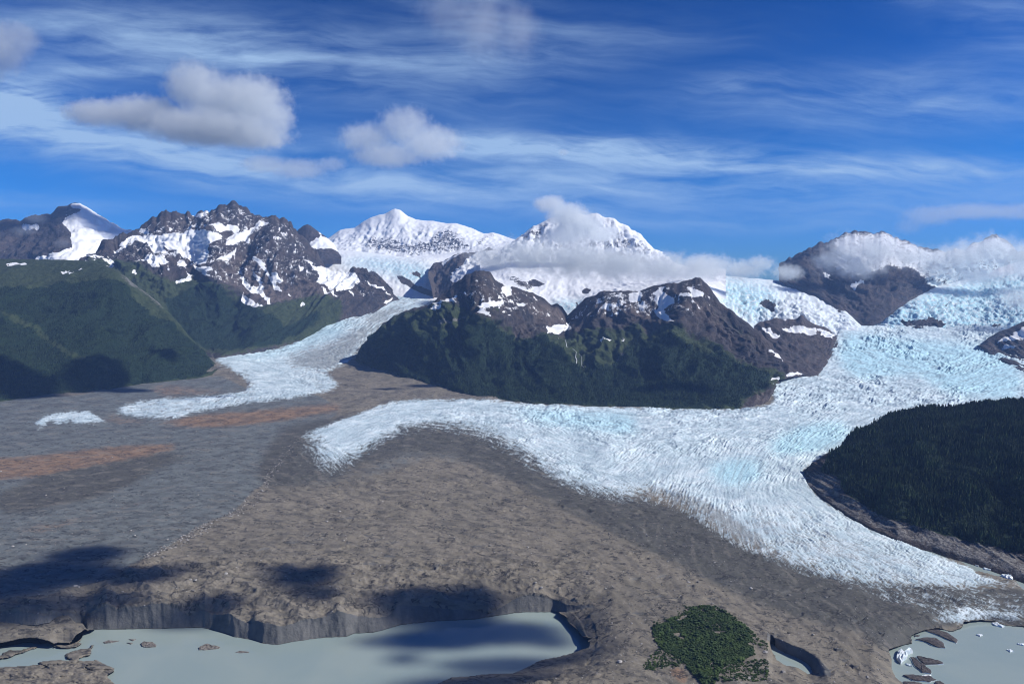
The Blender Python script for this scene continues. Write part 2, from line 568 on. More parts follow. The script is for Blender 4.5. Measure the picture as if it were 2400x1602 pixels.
M_MTN = mat_mountain()
M_GND = mat_ground()
M_WATER = mat_water('silty_water', (0.275, 0.345, 0.330), (0.310, 0.372, 0.345))
M_DIRT = mat_simple('dirt_covered_ice', (0.06, 0.055, 0.055), (0.12, 0.105, 0.10), 0.12, bump=3.0)
M_GRAVEL = mat_simple('islet_gravel', (0.10, 0.09, 0.08), (0.26, 0.235, 0.205), 0.14, bump=3.0)
M_BERG = mat_simple('berg_ice', (0.62, 0.74, 0.78), (0.85, 0.87, 0.88), 0.1, 0.5, bump=2.0, spec=0.4)
M_CONIFER = mat_foliage('conifer_needles', (0.006, 0.015, 0.011), (0.042, 0.062, 0.034), (0.044, 0.074, 0.032))  # wide tone range also puts sunlit tree tips into the needle colour
M_SHRUB = mat_foliage('shrub_leaves', (0.020, 0.040, 0.017), (0.060, 0.090, 0.032), (0.070, 0.108, 0.032))
M_BARK = mat_simple('bark', (0.05, 0.04, 0.03), (0.09, 0.07, 0.055), 2.0)
M_STONE = mat_foliage('boulder_stone', (0.07, 0.065, 0.06), (0.42, 0.40, 0.37))
M_FALL = mat_simple('falling_water', (0.6, 0.65, 0.68), (0.8, 0.82, 0.84), 0.3, 0.4)

# ------------------------------------------------------------------ the valley floor
QC = [(500, 842, 8300), (600, 825, 8900), (700, 800, 9700), (780, 755, 10700), (860, 735, 11300), (930, 697, 12300), (1010, 690, 12600),
      (840, 850, 8300), (700, 870, 7800), (600, 880, 7500), (850, 780, 9900), (900, 745, 11200), (300, 900, 6900), (900, 900, 6900),
      (0, 900, 6930), (1300, 900, 6930), (1300, 850, 8200), (1780, 935, 6080), (1800, 893, 7080), (1900, 880, 7300), (1950, 850, 7900),
      (1965, 800, 8900), (2000, 775, 9400), (2300, 803, 9000), (2300, 870, 7450), (2300, 780, 9400), (2200, 830, 8400), (2100, 800, 9000),
      (2450, 780, 9400), (2100, 870, 7500), (2450, 900, 6850), (1900, 780, 9400), (300, 800, 9500), (0, 800, 9500), (1400, 780, 9600)]


def qplane(py):
    return np.maximum((py - 650) / (FPX * CAM_H), 1e-6)


_c = [(x, y, 1 / Y - 1 / float(PZ(x, y, 0)[1])) for x, y, Y in QC]
for x in range(-150, 2700, 300):
    for y in (955, 1010, 1100):
        _c.append((x, y, 0.0))
_c = np.array(_c)
_cx, _cy, _cv = _c[:, 0] / 300, _c[:, 1] / 100, _c[:, 2]


def _tps(r2):
    return 0.5 * r2 * np.log(r2 + 1e-9)


_A = _tps((_cx[:, None] - _cx) ** 2 + (_cy[:, None] - _cy) ** 2) + np.eye(len(_cx)) * 1e-3
_Pm = np.stack([np.ones_like(_cx), _cx, _cy], 1)
_sol = np.linalg.solve(np.block([[_A, _Pm], [_Pm.T, np.zeros((3, 3))]]), np.concatenate([_cv, np.zeros(3)]))


def Yground(px, py):
    px = np.asarray(px, float); py = np.asarray(py, float)
    sh = np.broadcast(px, py).shape
    px = np.broadcast_to(px, sh).ravel(); py = np.broadcast_to(py, sh).ravel()
    out = np.zeros(px.size)
    x, y = px / 300, py / 100
    for a in range(0, px.size, 60000):
        s_ = slice(a, a + 60000)
        k = _tps((x[s_, None] - _cx) ** 2 + (y[s_, None] - _cy) ** 2)
        out[s_] = k @ _sol[:-3] + _sol[-3] + _sol[-2] * x[s_] + _sol[-1] * y[s_]
    dq = np.maximum(out, 0) * sstep(py, 975, 925)
    q = np.where(py > 660, 1 / np.maximum(PZ(px, np.maximum(py, 661), 0)[1], 1), 1e-6) + dq
    return (1 / np.maximum(q, 1 / 15000)).reshape(sh)


GX = np.arange(-150, 2551, 2.1)
GY = np.arange(1700, 684, -1.7)
px_g, py_g = np.meshgrid(GX, GY)
Yg = np.empty_like(px_g)
far_rows = GY < 980
Yg[far_rows] = Yground(px_g[far_rows], py_g[far_rows])
Yg[~far_rows] = PZ(px_g[~far_rows], py_g[~far_rows], 0)[1]
Xg, _, Zg = P(px_g, py_g, Yg)

# --- traced zones of the valley floor
ICE_MAIN = pts(5, "0,415 100,370 300,300 500,222 650,177 800,163 1060,157 1300,168 1700,193 2100,208 2323,222")[:-1] + \
    pts(6, "0,142 300,147 500,152 650,148 740,138 800,122 830,98 790,20 780,-20") + [(1790, 895), (1850, 880), (1915, 880), (1960, 800), (1975, 740), (2560, 740), (2560, 1000)] + \
    pts(6, "1500,260 1200,400 985,535 1030,618 1100,698 1160,738 1300,828 1450,898 1600,948 1750,1008 1850,1058 1950,1090 2030,1112 2050,1150 2150,1182 2300,1212 2349,1226 2700,1300") + \
    pts(6, "2700,1290 2349,1252 2200,1242 2000,1252 1800,1242 1600,1232 1400,1207 1250,1192 1100,1162 1000,1132 850,1082 700,1020 560,960 450,870 330,790 200,700 0,640") + \
    pts(5, "2323,820 2150,820 2000,795 1850,745 1700,665 1600,575 1450,495 1350,425 1230,375 1100,335 950,340 800,335 700,350 670,410 560,440 480,480 400,530 330,595 215,655 60,585 150,560 130,520 60,470")
ICE_LEFT = pts(1, "1450,1218 1540,1178 1700,1160 1900,1145 2010,1115 2060,1050 2200,975 2323,940") + \
    pts(2, "230,955 330,935 450,915 560,850 650,800 700,740 920,700 1000,760 1020,800 900,840 700,925 570,990 520,1055 430,1125 390,1190 300,1262 200,1312 120,1300 0,1310") + \
    pts(4, "2180,-30 2280,30 2315,62 2280,92 2150,122 1950,162 1700,182 1500,212 1300,252 1230,287 1080,292 900,272 800,252 775,228 850,198 1000,168 1300,148 1600,123 1680,100 1700,60 1640,0") + \
    pts(1, "1620,1330 1560,1280 1480,1255")
ICE_PATCH = polys(4, "250,290 300,270 400,248 600,235 655,270 735,312 600,328 480,318 420,325 300,305|160,312 220,308 215,330 180,325|225,320 280,300 330,310 300,335 240,340|240,370 330,330 325,345 245,385|350,330 400,318 410,335|85,465 130,430 135,440 95,470|1470,280 1530,275 1525,290|1910,265 1950,275 1915,280")
DIRTY_FRONT = pts(6, "900,1110 1250,1190 1600,1232 2000,1252 2349,1252 2700,1300 2700,1480 2349,1470 2150,1440 1980,1440 1900,1470 1650,1480 1800,1440 1500,1330")
M_ice = np.maximum(raster([ICE_MAIN], 7), raster([ICE_LEFT], 8))
M_ice = np.maximum(M_ice, 0.8 * raster(ICE_PATCH, 4))
DFR = raster([DIRTY_FRONT], 9)
M_ice = np.maximum(M_ice, 0.40 * DFR)
_w = np.clip(raster([p_ for p_ in polys(5, "-20,440 110,380 330,480 480,440 640,330 760,330 1100,290 1350,330 1600,450 1850,600 2323,640 2323,930 1800,800 1500,640 1200,450 900,400 700,430 500,560 350,660 200,740 -40,640")] + polys(6, "0,520 330,600 600,760 900,960 1200,1120 1600,1180 2349,1220 2349,1290 1500,1260 900,1140 560,1010 300,850 0,760"), 12) * 1.1, 0, 1)
M_ice = M_ice * (1 - _w) + np.maximum(blurred(raster([ICE_MAIN], 0), 34), 0.3 * DFR) * _w
SHELF = pts(7, "1500,960 1640,880 1780,860 1900,870 2000,870 2349,880 2349,1000 2200,985 2100,970 1950,985 1800,1000 1790,1030 1700,1010 1560,985")
M_ice = np.maximum(M_ice, 0.62 * raster([SHELF], 6))
M_ice = np.maximum(M_ice, 0.30 * raster(polys(5, "60,580 210,650 330,600 480,480 700,420 1230,385 1600,590 1850,760 2323,840 2323,930 1800,800 1500,600 1200,450 900,400 700,430 500,520 350,640 200,720 60,640"), 12))
DIRTY = polys(2, "380,900 600,870 900,830 880,850 700,930 570,990 430,1125 300,1262 120,1300 0,1250 100,1180 300,1060 500,960") + polys(1, "1900,1230 2000,1180 2323,1080 2323,1300 2200,1320 2000,1280") + \
    polys(6, "0,600 200,640 500,760 700,900 900,1040 1100,1130 1250,1190 900,1100 560,960 330,790 0,700") + polys(1, "1480,1255 1560,1280 1680,1310 1750,1400 1700,1480 1600,1480 1660,1400 1600,1320") + \
    polys(3, "1020,700 1230,760 1250,890 1180,900 1000,830")
M_dirty = np.maximum(raster(DIRTY, 14), 0.55 * raster(polys(0, '1450,1120 1650,1180 1850,1180 2000,1230 2200,1300 2400,1370 2400,1420 2200,1400 2000,1390 1800,1330 1650,1250 1500,1180'), 40))
M_dirty = np.maximum(M_dirty, 0.45 * raster([ICE_LEFT], 6) * (1 - 0.6 * raster(polys(1, '1450,1218 1700,1165 2060,1050 2323,940 2323,1060 2000,1200 1900,1300 2200,1480 1800,1500 1700,1350 1560,1260'), 8)))
M_blue = raster(polys(3, "1230,930 1500,960 2100,1010 2349,1160 2349,1350 1900,1330 1700,1200 1300,1230 1200,1100") + polys(6, "700,400 1000,240 1300,220 1300,350 900,470") + polys(6, "350,480 700,450 800,600 500,640") +
                polys(2, "0,1090 230,955 450,915 650,800 700,820 560,900 300,1030 0,1160") + polys(1, "1450,1220 1700,1165 2060,1060 2323,950 2323,1060 2000,1180 1700,1250") +
                polys(5, "1300,200 2323,260 2323,420 1600,330"), 22)
M_grey = raster([pts(4, "-400,150 200,150 500,140 900,60 1500,0 1700,100 2150,125 2323,230 2150,390 2000,450 1830,620 1790,740 1700,800 1600,920 1350,1030 1150,1160 1000,1230 700,1400 400,1480 -400,1560")], 8)
M_grey = np.maximum(M_grey, 0.55 * raster(polys(5, "0,500 300,650 700,430 1100,420 1500,620 1900,850 2323,900 2323,1050 1900,900 1500,780 1200,640 900,600 600,700 300,760 0,800"), 18))
M_dark = np.maximum(raster(polys(0, '660,1010 760,985 900,975 1030,975 1150,1000 1300,1080 1480,1175 1650,1250 1800,1330 1960,1400 2100,1440 2040,1480 1900,1450 1700,1370 1500,1270 1330,1190 1180,1110 1080,1060 960,1050 840,1085 740,1120 640,1140 600,1110'), 22), 0)
M_dark = np.maximum(M_dark, raster(polys(4, "300,660 600,600 1000,540 1400,520 1050,620 900,720 600,830 300,900 0,930 0,800 200,740") + polys(5, "650,340 1100,345 1350,430 1600,590 1850,760 2323,850 2323,1010 1900,920 1600,760 1300,640 1000,480 800,470 500,560 250,700 100,690 400,540") +
                polys(6, "0,700 330,810 560,970 850,1090 1250,1195 1500,1330 1750,1440 1650,1490 1400,1540 1200,1400 900,1200 600,1080 300,950 0,900") + polys(7, "0,450 500,560 1000,700 1600,1050 1400,1070 1330,1190 1100,1240 1000,1200 700,800 300,620 0,560"), 14))
M_dark = np.maximum(M_dark, 0.9 * DFR)
RUST = polys(4, "-400,600 0,565 200,548 600,500 1000,470 1250,458 1200,500 900,560 700,600 500,640 250,690 -50,712 -400,720|1000,335 1200,292 1400,262 1700,247 2000,217 2300,190 2330,200 2330,240 2000,290 1700,330 1500,355 1200,342") + \
    polys(10, "1400,1430 1560,1400 1640,1530 1560,1540 1480,1500")
M_rust = np.maximum(raster(RUST, 10), 0.55 * raster(polys(4, "750,910 900,850 1020,835 1000,870 850,920|300,1000 500,960 700,935 690,970 500,1010 380,1060 60,1080 30,1040") + polys(4, "650,260 800,260 1000,290 1100,340 900,340 720,330") + polys(4, "960,60 1140,45 1700,110 1690,130 1100,160"), 9))

# --- lakes and their shores
LAKE_L = pts(8, "-700,1560 -700,1260 0,1232 200,1190 300,1190 380,1200 460,1190 480,1220 620,1240 740,1180 760,1110 810,1075 1080,1062 1450,1055 1850,1045 2000,1080 2150,1130") + \
    pts(9, "0,1165 60,1190 200,1205 340,1175 480,1155 650,1135 830,1130 900,1100 1080,1090 1200,1060 1330,1020 1600,990 2000,970 2349,915") + \
    pts(10, "150,903 420,905 500,950 520,1000 600,1070 640,1130 750,1138 690,1160 710,1190 690,1230 500,1300 250,1350 100,1430 0,1470") + \
    pts(9, "2150,1470 1950,1490 1800,1500 1650,1566 1500,1720") + pts(8, "1200,1720 1050,1566 980,1490 1060,1440 990,1400 900,1350 600,1362 340,1390 0,1412 -700,1440")
LAKE_R = pts(7, "2349,1040 2200,1030 2080,990 1950,985 1800,1000 1780,1050 1690,1085 1560,1052 1430,1075 1310,1120 1330,1190 1170,1225 1105,1250 1130,1330 1135,1430 1170,1500 1250,1566 1300,1900 3000,1900 3000,1100")
LAKE_S = pts(11, "860,1235 990,1272 1140,1300 1260,1345 1400,1380 1560,1430 1700,1480 1875,1545 2400,1700 2400,1800 1875,1640 1800,1560 1700,1540 1500,1480 1440,1450 1340,1400 1200,1370 1050,1320")
ZL, ZR, ZS = -70.0, -30.0, -12.0
SNOUT = [pts(6, "1800,1030 1950,1092 2030,1112 2050,1150 2150,1182 2300,1212 2349,1226 2500,1260 2500,1180 2349,1170 2150,1110 2000,1060 1850,1020")]

ML = raster([LAKE_L], 0); MLb = blurred(ML, 26); MLs = blurred(ML, 2.0); MLw = blurred(ML, 52)
MR = raster([LAKE_R], 0); MRb = blurred(MR, 30); MRs = blurred(MR, 2.0)
MS = raster([LAKE_S], 0); MSb = blurred(MS, 10); MSs = blurred(MS, 1.5)
near = GY > 1170
pxn, pyn = px_g[near], py_g[near]
zn = np.zeros_like(pxn)
# right lake and far meltwater: low shores
b = samp(MRb, pxn, pyn); s_ = samp(MRs, pxn, pyn)
zn = np.minimum(zn, np.where(s_ > 0.5, ZR - 5, ZR * np.clip(2 * b, 0, 1) + 2.5))
b = samp(MSb, pxn, pyn); s_ = samp(MSs, pxn, pyn)
zn = np.minimum(zn, np.where(s_ > 0.5, ZS - 4, ZS * np.clip(2 * b, 0, 1) + 1.0))
# left lake: gentle where not overridden by the cliff
b = samp(MLb, pxn, pyn); s_l = samp(MLs, pxn, pyn)
wig = fbm(pxn / 30, pyn / 14, 4, 91)
low = np.where(s_l > 0.5, ZL - 6, ZL * np.clip(2.0 * b, 0, 1) + 1.5)
zn = np.minimum(zn, low)
# ground between the camera and the lake stays low by the shore
# ice cliff along the far shore: top line and water line
top_l = pts(8, "-700,900 0,912 200,903 450,938 600,918 730,930 830,940 900,885 980,838 1040,880 1080,897 1150,870 1300,853 1400,818 1500,820 1600,862 1740,942 1800,900 1880,868 1950,922 2100,918 2250,990 2300,995") + \
    pts(9, "0,980 120,1000 240,1025 400,988 560,958 720,905 760,882 890,920 935,938 1080,955 1200,945 1250,900 1290,845 1500,848 1800,880 2000,890 2130,925 2250,860 2349,800") + pts(10, "100,755 200,752 340,780 450,815 505,836 570,838 640,840 700,844 790,850 870,856 940,860")
bot_l = pts(8, "-700,1015 0,1010 100,1012 220,1030 330,1030 450,1010 520,960 580,945 640,960 700,1010 760,1010 800,1068 1080,1066 1450,1059 1850,1049 2000,1084 2150,1134") + \
    pts(9, "0,1169 60,1194 200,1209 340,1179 480,1159 650,1139 830,1134 900,1104 1080,1094 1200,1064 1330,1024 1600,994 2000,974 2349,919") + pts(10, "150,907 420,908 500,912 600,885 700,868 870,838 940,850")
tx, ty = np.array(top_l).T; bx_, by_ = np.array(bot_l).T
yt = np.interp(GX, tx, ty); yb = np.interp(GX, bx_, by_)
yt = yt + fbm(GX / 24, GX * 0 + 3.3, 4, 5) * 1.6
yb = np.maximum(yb, yt + 0.5)
YT, YB = np.broadcast_to(yt, pxn.shape), np.broadcast_to(yb, pxn.shape)
depth_c = np.where(GX < 205, ZL * (0.45 + 0.55 * sstep(GX, 150, 200)), ZL)
depth_c = depth_c * (1 - np.clip((GX - 1300) / 140, 0, 1))
DC = np.broadcast_to(depth_c, pxn.shape)
fr = np.clip((pyn - YT) / (YB - YT + 1e-6), 0, 1)
in_c = (pyn > YT) & (pyn <= YB) & (DC < -3)
scal = 1.0 + 0.10 * fbm(pxn / 30, pyn / 50, 3, 44)
# the wall stands on a smooth plan line; its top follows the traced edge by height
kx = np.hanning(23); kx /= kx.sum()
Yb_w = PZ(GX, yb, np.minimum(depth_c, -1))[1]
Yb_s = np.convolve(np.pad(Yb_w, 11, mode='edge'), kx, 'valid')
Yt_w = Yb_s + 26 * sstep(yb - yt, 1, 40) + 3
z_top = P(GX, yt, Yt_w)[2]
z_top = np.clip(z_top, -62, 14) * sstep(GX, 1455, 1420)
ZT = np.broadcast_to(z_top, pxn.shape)
zc = ZT + (DC - ZT) * np.clip(fr, 0, 1)
above = pyn <= YT
lift = above & (pxn < 1440)
zn = np.where(lift, ZT * np.exp(-np.clip(YT - pyn, 0, 500) / 42.0), zn)
zn = np.where(in_c, np.minimum(zc, 14), zn)
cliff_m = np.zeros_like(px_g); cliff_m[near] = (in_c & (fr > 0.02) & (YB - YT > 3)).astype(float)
below_c = (pyn > YB) & (pxn < 1440) & (s_l <= 0.5)
zn = np.where(below_c & (pyn < YB + 120) & (pxn < 215), np.minimum(zn, np.interp(pyn - YB, [0, 25, 60, 120], [-34, -38, -55, -64])), zn)
# near shores: bank on the right rises towards the camera, left bottom is a low delta
bw = samp(MLw, pxn, pyn)
zb = ZL * np.clip(2.0 * bw, 0, 1) ** 0.8 + 1.0 + np.clip(pyn - 1580, 0, 200) * 0.12
gen = (pxn > 900) & (pxn < 1560) & (s_l <= 0.5) & ~in_c & ((pyn > 1480) | (pyn > YB))
wg = 1 - sstep(pxn, 1480, 1560)
zn = np.where(gen, zn * (1 - wg) + np.minimum(zb, 0) * wg, zn)
lowdelta = (pxn < 300) & (pyn > 1535) & (s_l <= 0.5)
zn = np.where(lowdelta, ZL + 2.0 + 7 * np.clip(0.5 + wig, 0, 1.5) + np.clip(pyn - 1560, 0, 200) * 0.10, zn)
# little islets joined to the delta
isl = raster(polys(8, "590,1300 640,1270 750,1250 840,1240 840,1220 820,1210 875,1212 850,1250 820,1300 700,1345 610,1335|0,1300 70,1250 200,1260 300,1220 370,1215 260,1260 150,1300 0,1345 -200,1380 -200,1330|340,1370 480,1340 700,1355 900,1345 870,1362 600,1375 400,1400|770,1425 850,1380 900,1350 990,1400 1060,1420 980,1440 850,1440|460,1205 520,1190 760,1190 700,1235 560,1240"), 2.0)
iv = samp(isl, pxn + wig * 6, pyn + wig * 2)
zn = np.where((iv > 0.42), ZL + 0.5 + 5 * (iv - 0.4) * 2 + 2.5 * np.abs(wig), zn)
# trench on the right with its shaded ice wall
tt = np.array(pts(7, "-10,1090 25,1100 60,1128 180,1188 300,1238 430,1298 500,1358 575,1445")); tb = np.array(pts(7, "-10,1150 25,1195 90,1272 160,1312 260,1345 380,1420 480,1470 575,1500"))
y1 = np.interp(pxn, tt[:, 0], tt[:, 1]); y2 = np.interp(pxn, tb[:, 0], tb[:, 1])
inr = (pxn > tt[0, 0]) & (pxn < tt[-1, 0])
f2 = np.clip((pyn - y1) / (y2 - y1), 0, 1)
dpt = -34 * sstep(pxn, tt[0, 0], tt[0, 0] + 14) * sstep(pxn, tt[-1, 0], tt[-1, 0] - 60)
zt = np.where(pyn < y1, 0, np.where(pyn < y2, dpt * f2, dpt * np.exp(-((pyn - y2) / 48.0) ** 1.3)))
zn = np.where(inr & (pyn > y1), np.minimum(zn, zt), zn)
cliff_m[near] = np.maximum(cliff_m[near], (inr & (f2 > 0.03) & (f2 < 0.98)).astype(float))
# pits in the moraine: small scarps that face the camera (top x, top y, half width, height in photo pixels)
PITS = [(1770, 790, 420, 790, 0, 0)]
pit_list = pts(9, "90,330 1660,490 1480,520 600,760 660,770 340,270 620,240 830,55 1250,270 1230,395 1060,210 2050,305 1000,470 1730,480 480,210 760,210") + \
    pts(4, "1450,840 1465,885 1100,1000 1210,980 1345,970 1200,1030 1050,1080 1130,1120 1790,1180 570,915 110,915 885,1065 2200,1085 2000,1125") + \
    pts(5, "320,815 345,970 550,970 780,840 960,715 860,735 470,1090 640,1140 620,1230 1220,1160 500,1280 760,1310 980,1290") + \
    pts(10, "1640,670 1350,770 1520,790 1170,920 1840,790 1900,870 1380,580 740,520 1130,610") + pts(7, "60,1120 560,1440 1040,1100 830,990 700,1350 800,1400 640,1250")
rng = np.random.default_rng(11)
for (qx, qy) in pit_list:
    hw = rng.uniform(9, 24); hh = rng.uniform(2.0, 4.5) * (1 if qy < 1300 else 1.5)
    a_ = rng.uniform(-0.25, 0.15)
    u_ = (pxn - qx) / hw
    arc = qy - hh * 0.6 + a_ * (pxn - qx) + 2.0 * hh * 0.35 * u_ ** 2 * np.sign(rng.uniform(-1, 1))
    w_ = np.clip(1 - u_ ** 2, 0, 1) ** 1.5
    f_ = np.clip((pyn - arc) / (hh * w_ + 0.01), 0, 1)
    d_ = hh * 0.8 * w_
    z_ = np.where(pyn < arc, 0, np.where(f_ < 1, -d_ * f_, -d_ * np.exp(-((pyn - arc - hh * w_) / (hh * 1.6)) ** 2)))
    zn = np.where((w_ > 0) & (zn > -4), np.minimum(zn, z_), zn)
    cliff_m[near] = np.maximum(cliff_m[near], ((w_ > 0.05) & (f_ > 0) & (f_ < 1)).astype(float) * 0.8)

# ease the end of the wall into the low shore
Zb = zn.reshape(-1, len(GX)) if zn.ndim == 1 else zn
Pb, Qb = (pxn.reshape(Zb.shape), pyn.reshape(Zb.shape))
Zs = Zb.copy()
for _ in range(14):
    Zs = (Zs + np.roll(Zs, 1, 0) + np.roll(Zs, -1, 0) + np.roll(Zs, 1, 1) + np.roll(Zs, -1, 1)) / 5
we = 0.7 * sstep(Pb, 1340, 1370) * (1 - sstep(Pb, 1450, 1500)) * sstep(Qb, 1330, 1360) * (1 - sstep(Qb, 1476, 1500))
Zb = Zb * (1 - we) + Zs * we
zn = Zb.reshape(zn.shape)

# place near ground on its height
Xn, Yn, _ = PZ(pxn, pyn, zn)
Xg[near], Yg[near], Zg[near] = Xn, Yn, zn

# --- ice streaks: line integral convolution along the traced flow
flow_ctrl = [(2300, 850, 1, -.2), (2100, 820, 1, .25), (2000, 880, 1, .15), (1900, 900, 1, -.25), (2250, 920, 1, -.35), (1750, 960, 1, -.02), (1400, 960, 1, .06), (1100, 950, 1, -.02),
             (900, 960, 1, -.28), (800, 1020, 1, -.5), (760, 1070, .8, .7), (1000, 1000, 1, .12), (1150, 1030, 1, .42), (1280, 1080, 1, .5), (1400, 1010, 1, .2), (1600, 1010, 1, -.05),
             (1800, 1010, 1, -.3), (1950, 1000, 1, -.5), (1500, 1090, .7, -.7), (1450, 1150, .8, .5), (1600, 1100, .5, -.9), (1700, 1070, .5, -.9), (1800, 1090, .6, -.9), (1850, 1060, .8, -.8),
             (1620, 1170, .3, -1), (1720, 1200, .25, 1), (1800, 1230, .55, 1), (1880, 1180, .8, .75), (1900, 1260, 1, .8), (1980, 1240, 1, .62), (2050, 1300, 1, .6), (2150, 1310, 1, .5),
             (2250, 1350, 1, .42), (2350, 1370, 1, .25), (2200, 1400, 1, .5), (2350, 1430, 1, .35), (2100, 1430, 1, .75), (2000, 1480, 1, 1.1), (620, 850, 1, .25), (700, 900, 1, .3), (650, 930, 1, -.2),
             (560, 930, 1, -.2), (400, 950, 1, -.15), (300, 960, 1, .1), (200, 960, 1, -.05), (780, 790, 1, -.45), (880, 750, 1, -.55), (700, 830, 1, -.3), (600, 820, 1, -.05), (750, 880, 1, .1)]
fc = np.array(flow_ctrl, float)
nrm = np.hypot(fc[:, 2], fc[:, 3]); fc[:, 2] /= nrm; fc[:, 3] /= nrm
# double-angle blending (streaks have no sign)
c2, s2 = fc[:, 2] ** 2 - fc[:, 3] ** 2, 2 * fc[:, 2] * fc[:, 3]
sub = 6
gxs, gys = px_g[::sub, ::sub], py_g[::sub, ::sub]
d2 = ((gxs[..., None] - fc[:, 0]) / 1.6) ** 2 + (gys[..., None] - fc[:, 1]) ** 2 + 60
wgt = 1 / d2 ** 1.6
C2 = (wgt * c2).sum(-1) / wgt.sum(-1); S2 = (wgt * s2).sum(-1) / wgt.sum(-1)
ang = 0.5 * np.arctan2(S2, C2)
ii = np.minimum(np.arange(px_g.shape[0]) / sub, gxs.shape[0] - 1.001); jj = np.minimum(np.arange(px_g.shape[1]) / sub, gxs.shape[1] - 1.001)


def up(A):
    i = ii.astype(int); f = (ii - i)[:, None]
    B = A[i] * (1 - f) + A[i + 1] * f
    j = jj.astype(int); g = (jj - j)[None, :]
    return B[:, j] * (1 - g) + B[:, j + 1] * g


wob = fbm(px_g / 60, py_g / 25, 3, 77) * 0.35
c2u, s2u = up(np.cos(2 * ang)), up(np.sin(2 * ang))
au = 0.5 * np.arctan2(s2u, c2u) + wob
vx = np.cos(au) / 2.1; vy = -np.sin(au) / 1.7      # in grid cells (rows run up the photo)
nr_, nc_ = px_g.shape


def lic(noise, steps, h=1.0):
    acc = noise.copy(); wsum = 1.0
    for sgn in (1, -1):
        r_, c_ = np.meshgrid(np.arange(nr_, dtype=np.float32), np.arange(nc_, dtype=np.float32), indexing='ij')
        for k in range(steps):
            ri = np.clip(np.rint(r_), 0, nr_ - 1).astype(np.int32); ci = np.clip(np.rint(c_), 0, nc_ - 1).astype(np.int32)
            r_ = r_ + sgn * h * vy[ri, ci] * 1.9; c_ = c_ + sgn * h * vx[ri, ci] * 1.9
            ri = np.clip(np.rint(r_), 0, nr_ - 1).astype(np.int32); ci = np.clip(np.rint(c_), 0, nc_ - 1).astype(np.int32)
            w = 1 - (k / steps) ** 2
            acc = acc + noise[ri, ci] * w
            if sgn == 1:
                wsum += 2 * w
    a = acc / wsum
    a = (a - a.mean()) / (a.std() + 1e-9)
    return np.clip(0.5 + a * 0.22, 0, 1).astype(np.float32)


wn = rng.normal(size=px_g.shape).astype(np.float32)
L1 = lic(wn, 3)
wn2 = gnoise(px_g / 5.2, py_g / 4.4, 3)
L2 = lic(wn2.astype(np.float32), 6)
iso = rng.normal(size=px_g.shape).astype(np.float32)
iso = (iso + np.roll(iso, 1, 1) + np.roll(iso, 1, 0) + np.roll(iso, (1, 1), (0, 1))) / 4
STREAK = np.clip(0.5 + 0.20 * iso + (L1 - 0.5) * 0.8 + (L2 - 0.5) * 0.25 + 0.10 * fbm(px_g / 26, py_g / 12, 3, 15), 0, 1)

ice_v = samp(M_ice, px_g, py_g)
# the ice cover is finer grained where it thins: jitter with the streaks
L3 = lic(gnoise(px_g / 16, py_g / 7.5, 9).astype(np.float32), 12)
L4 = lic(gnoise(px_g / 5.5, py_g / 4.2, 19).astype(np.float32), 15)
ATT = dict(lines=L4, bands=L3, ice=ice_v, streak=STREAK, dirty=samp(M_dirty, px_g, py_g), blue=samp(M_blue, px_g, py_g), grey=samp(M_grey, px_g, py_g),
           dark=samp(M_dark, px_g, py_g), rust=samp(M_rust, px_g, py_g), cliff=cliff_m)
# relief
nearlake0 = np.zeros_like(px_g); nearlake0[near] = (zn < -25)
icy = sstep(ice_v, 0.35, 0.75)
wide = fbm(Xg / 420, Yg / 420, 4, 21) * 9
hum = fbm(Xg / 130, Yg / 160, 5, 31) * 5.5 + (ridged(Xg / 110, Yg / 60, 5, 37, 0.6) - 0.45) * 5.5
sc_n = fbm(Xg / 260, Yg / 130, 5, 51)
scarp = np.tanh((sc_n - 0.12) * 30) * 2.2 * sstep(fbm(Xg / 300, Yg / 300, 2, 57), -0.1, 0.3)
hz_ = sstep(py_g, 1270, 1340) * (1 - sstep(px_g, 1250, 1500)) * (1 - nearlake0)
hum = hum + hz_ * ((ridged(Xg / 130, Yg / 70, 5, 131) - 0.4) * 26)
brownz = (1 - 0.6 * ATT['grey']) * (1 - icy)
serac = (STREAK - 0.5) * np.interp(Yg, [2000, 4000, 7000, 11000], [4.0, 6, 19, 44]) + fbm(Xg / 160, Yg / 220, 4, 61) * np.interp(Yg, [2000, 9000], [5, 22])
serac = serac * (0.38 + 0.62 * sstep(px_g, 1000, 1300))
dz = wide + brownz * (hum * 0.9 + scarp * 1.2) + icy * (serac * (0.55 + 0.9 * sstep(fbm(px_g / 150, py_g / 60, 3, 88), -0.3, 0.35)) + 4.0)
cal = np.ones_like(dz)
nearlake = np.zeros_like(dz)
nearlake[near] = np.clip(np.maximum(np.maximum(samp(blurred(ML, 12), pxn, pyn), samp(blurred(MR, 10), pxn, pyn)), samp(blurred(MS, 6), pxn, pyn)) * 1.7, 0, 1)
nearlake[near] = np.maximum(nearlake[near], (cliff_m[near] > 0) * 0.85)
nearlake[near] = np.maximum(nearlake[near], (zn < -40) * 0.9)
dz = dz * (1 - nearlake)
Zg = Zg + dz
# vertical fluting of the ice cliff
Yg = Yg + cliff_m * fbm(px_g / 16, py_g / 60, 3, 71) * 2.5

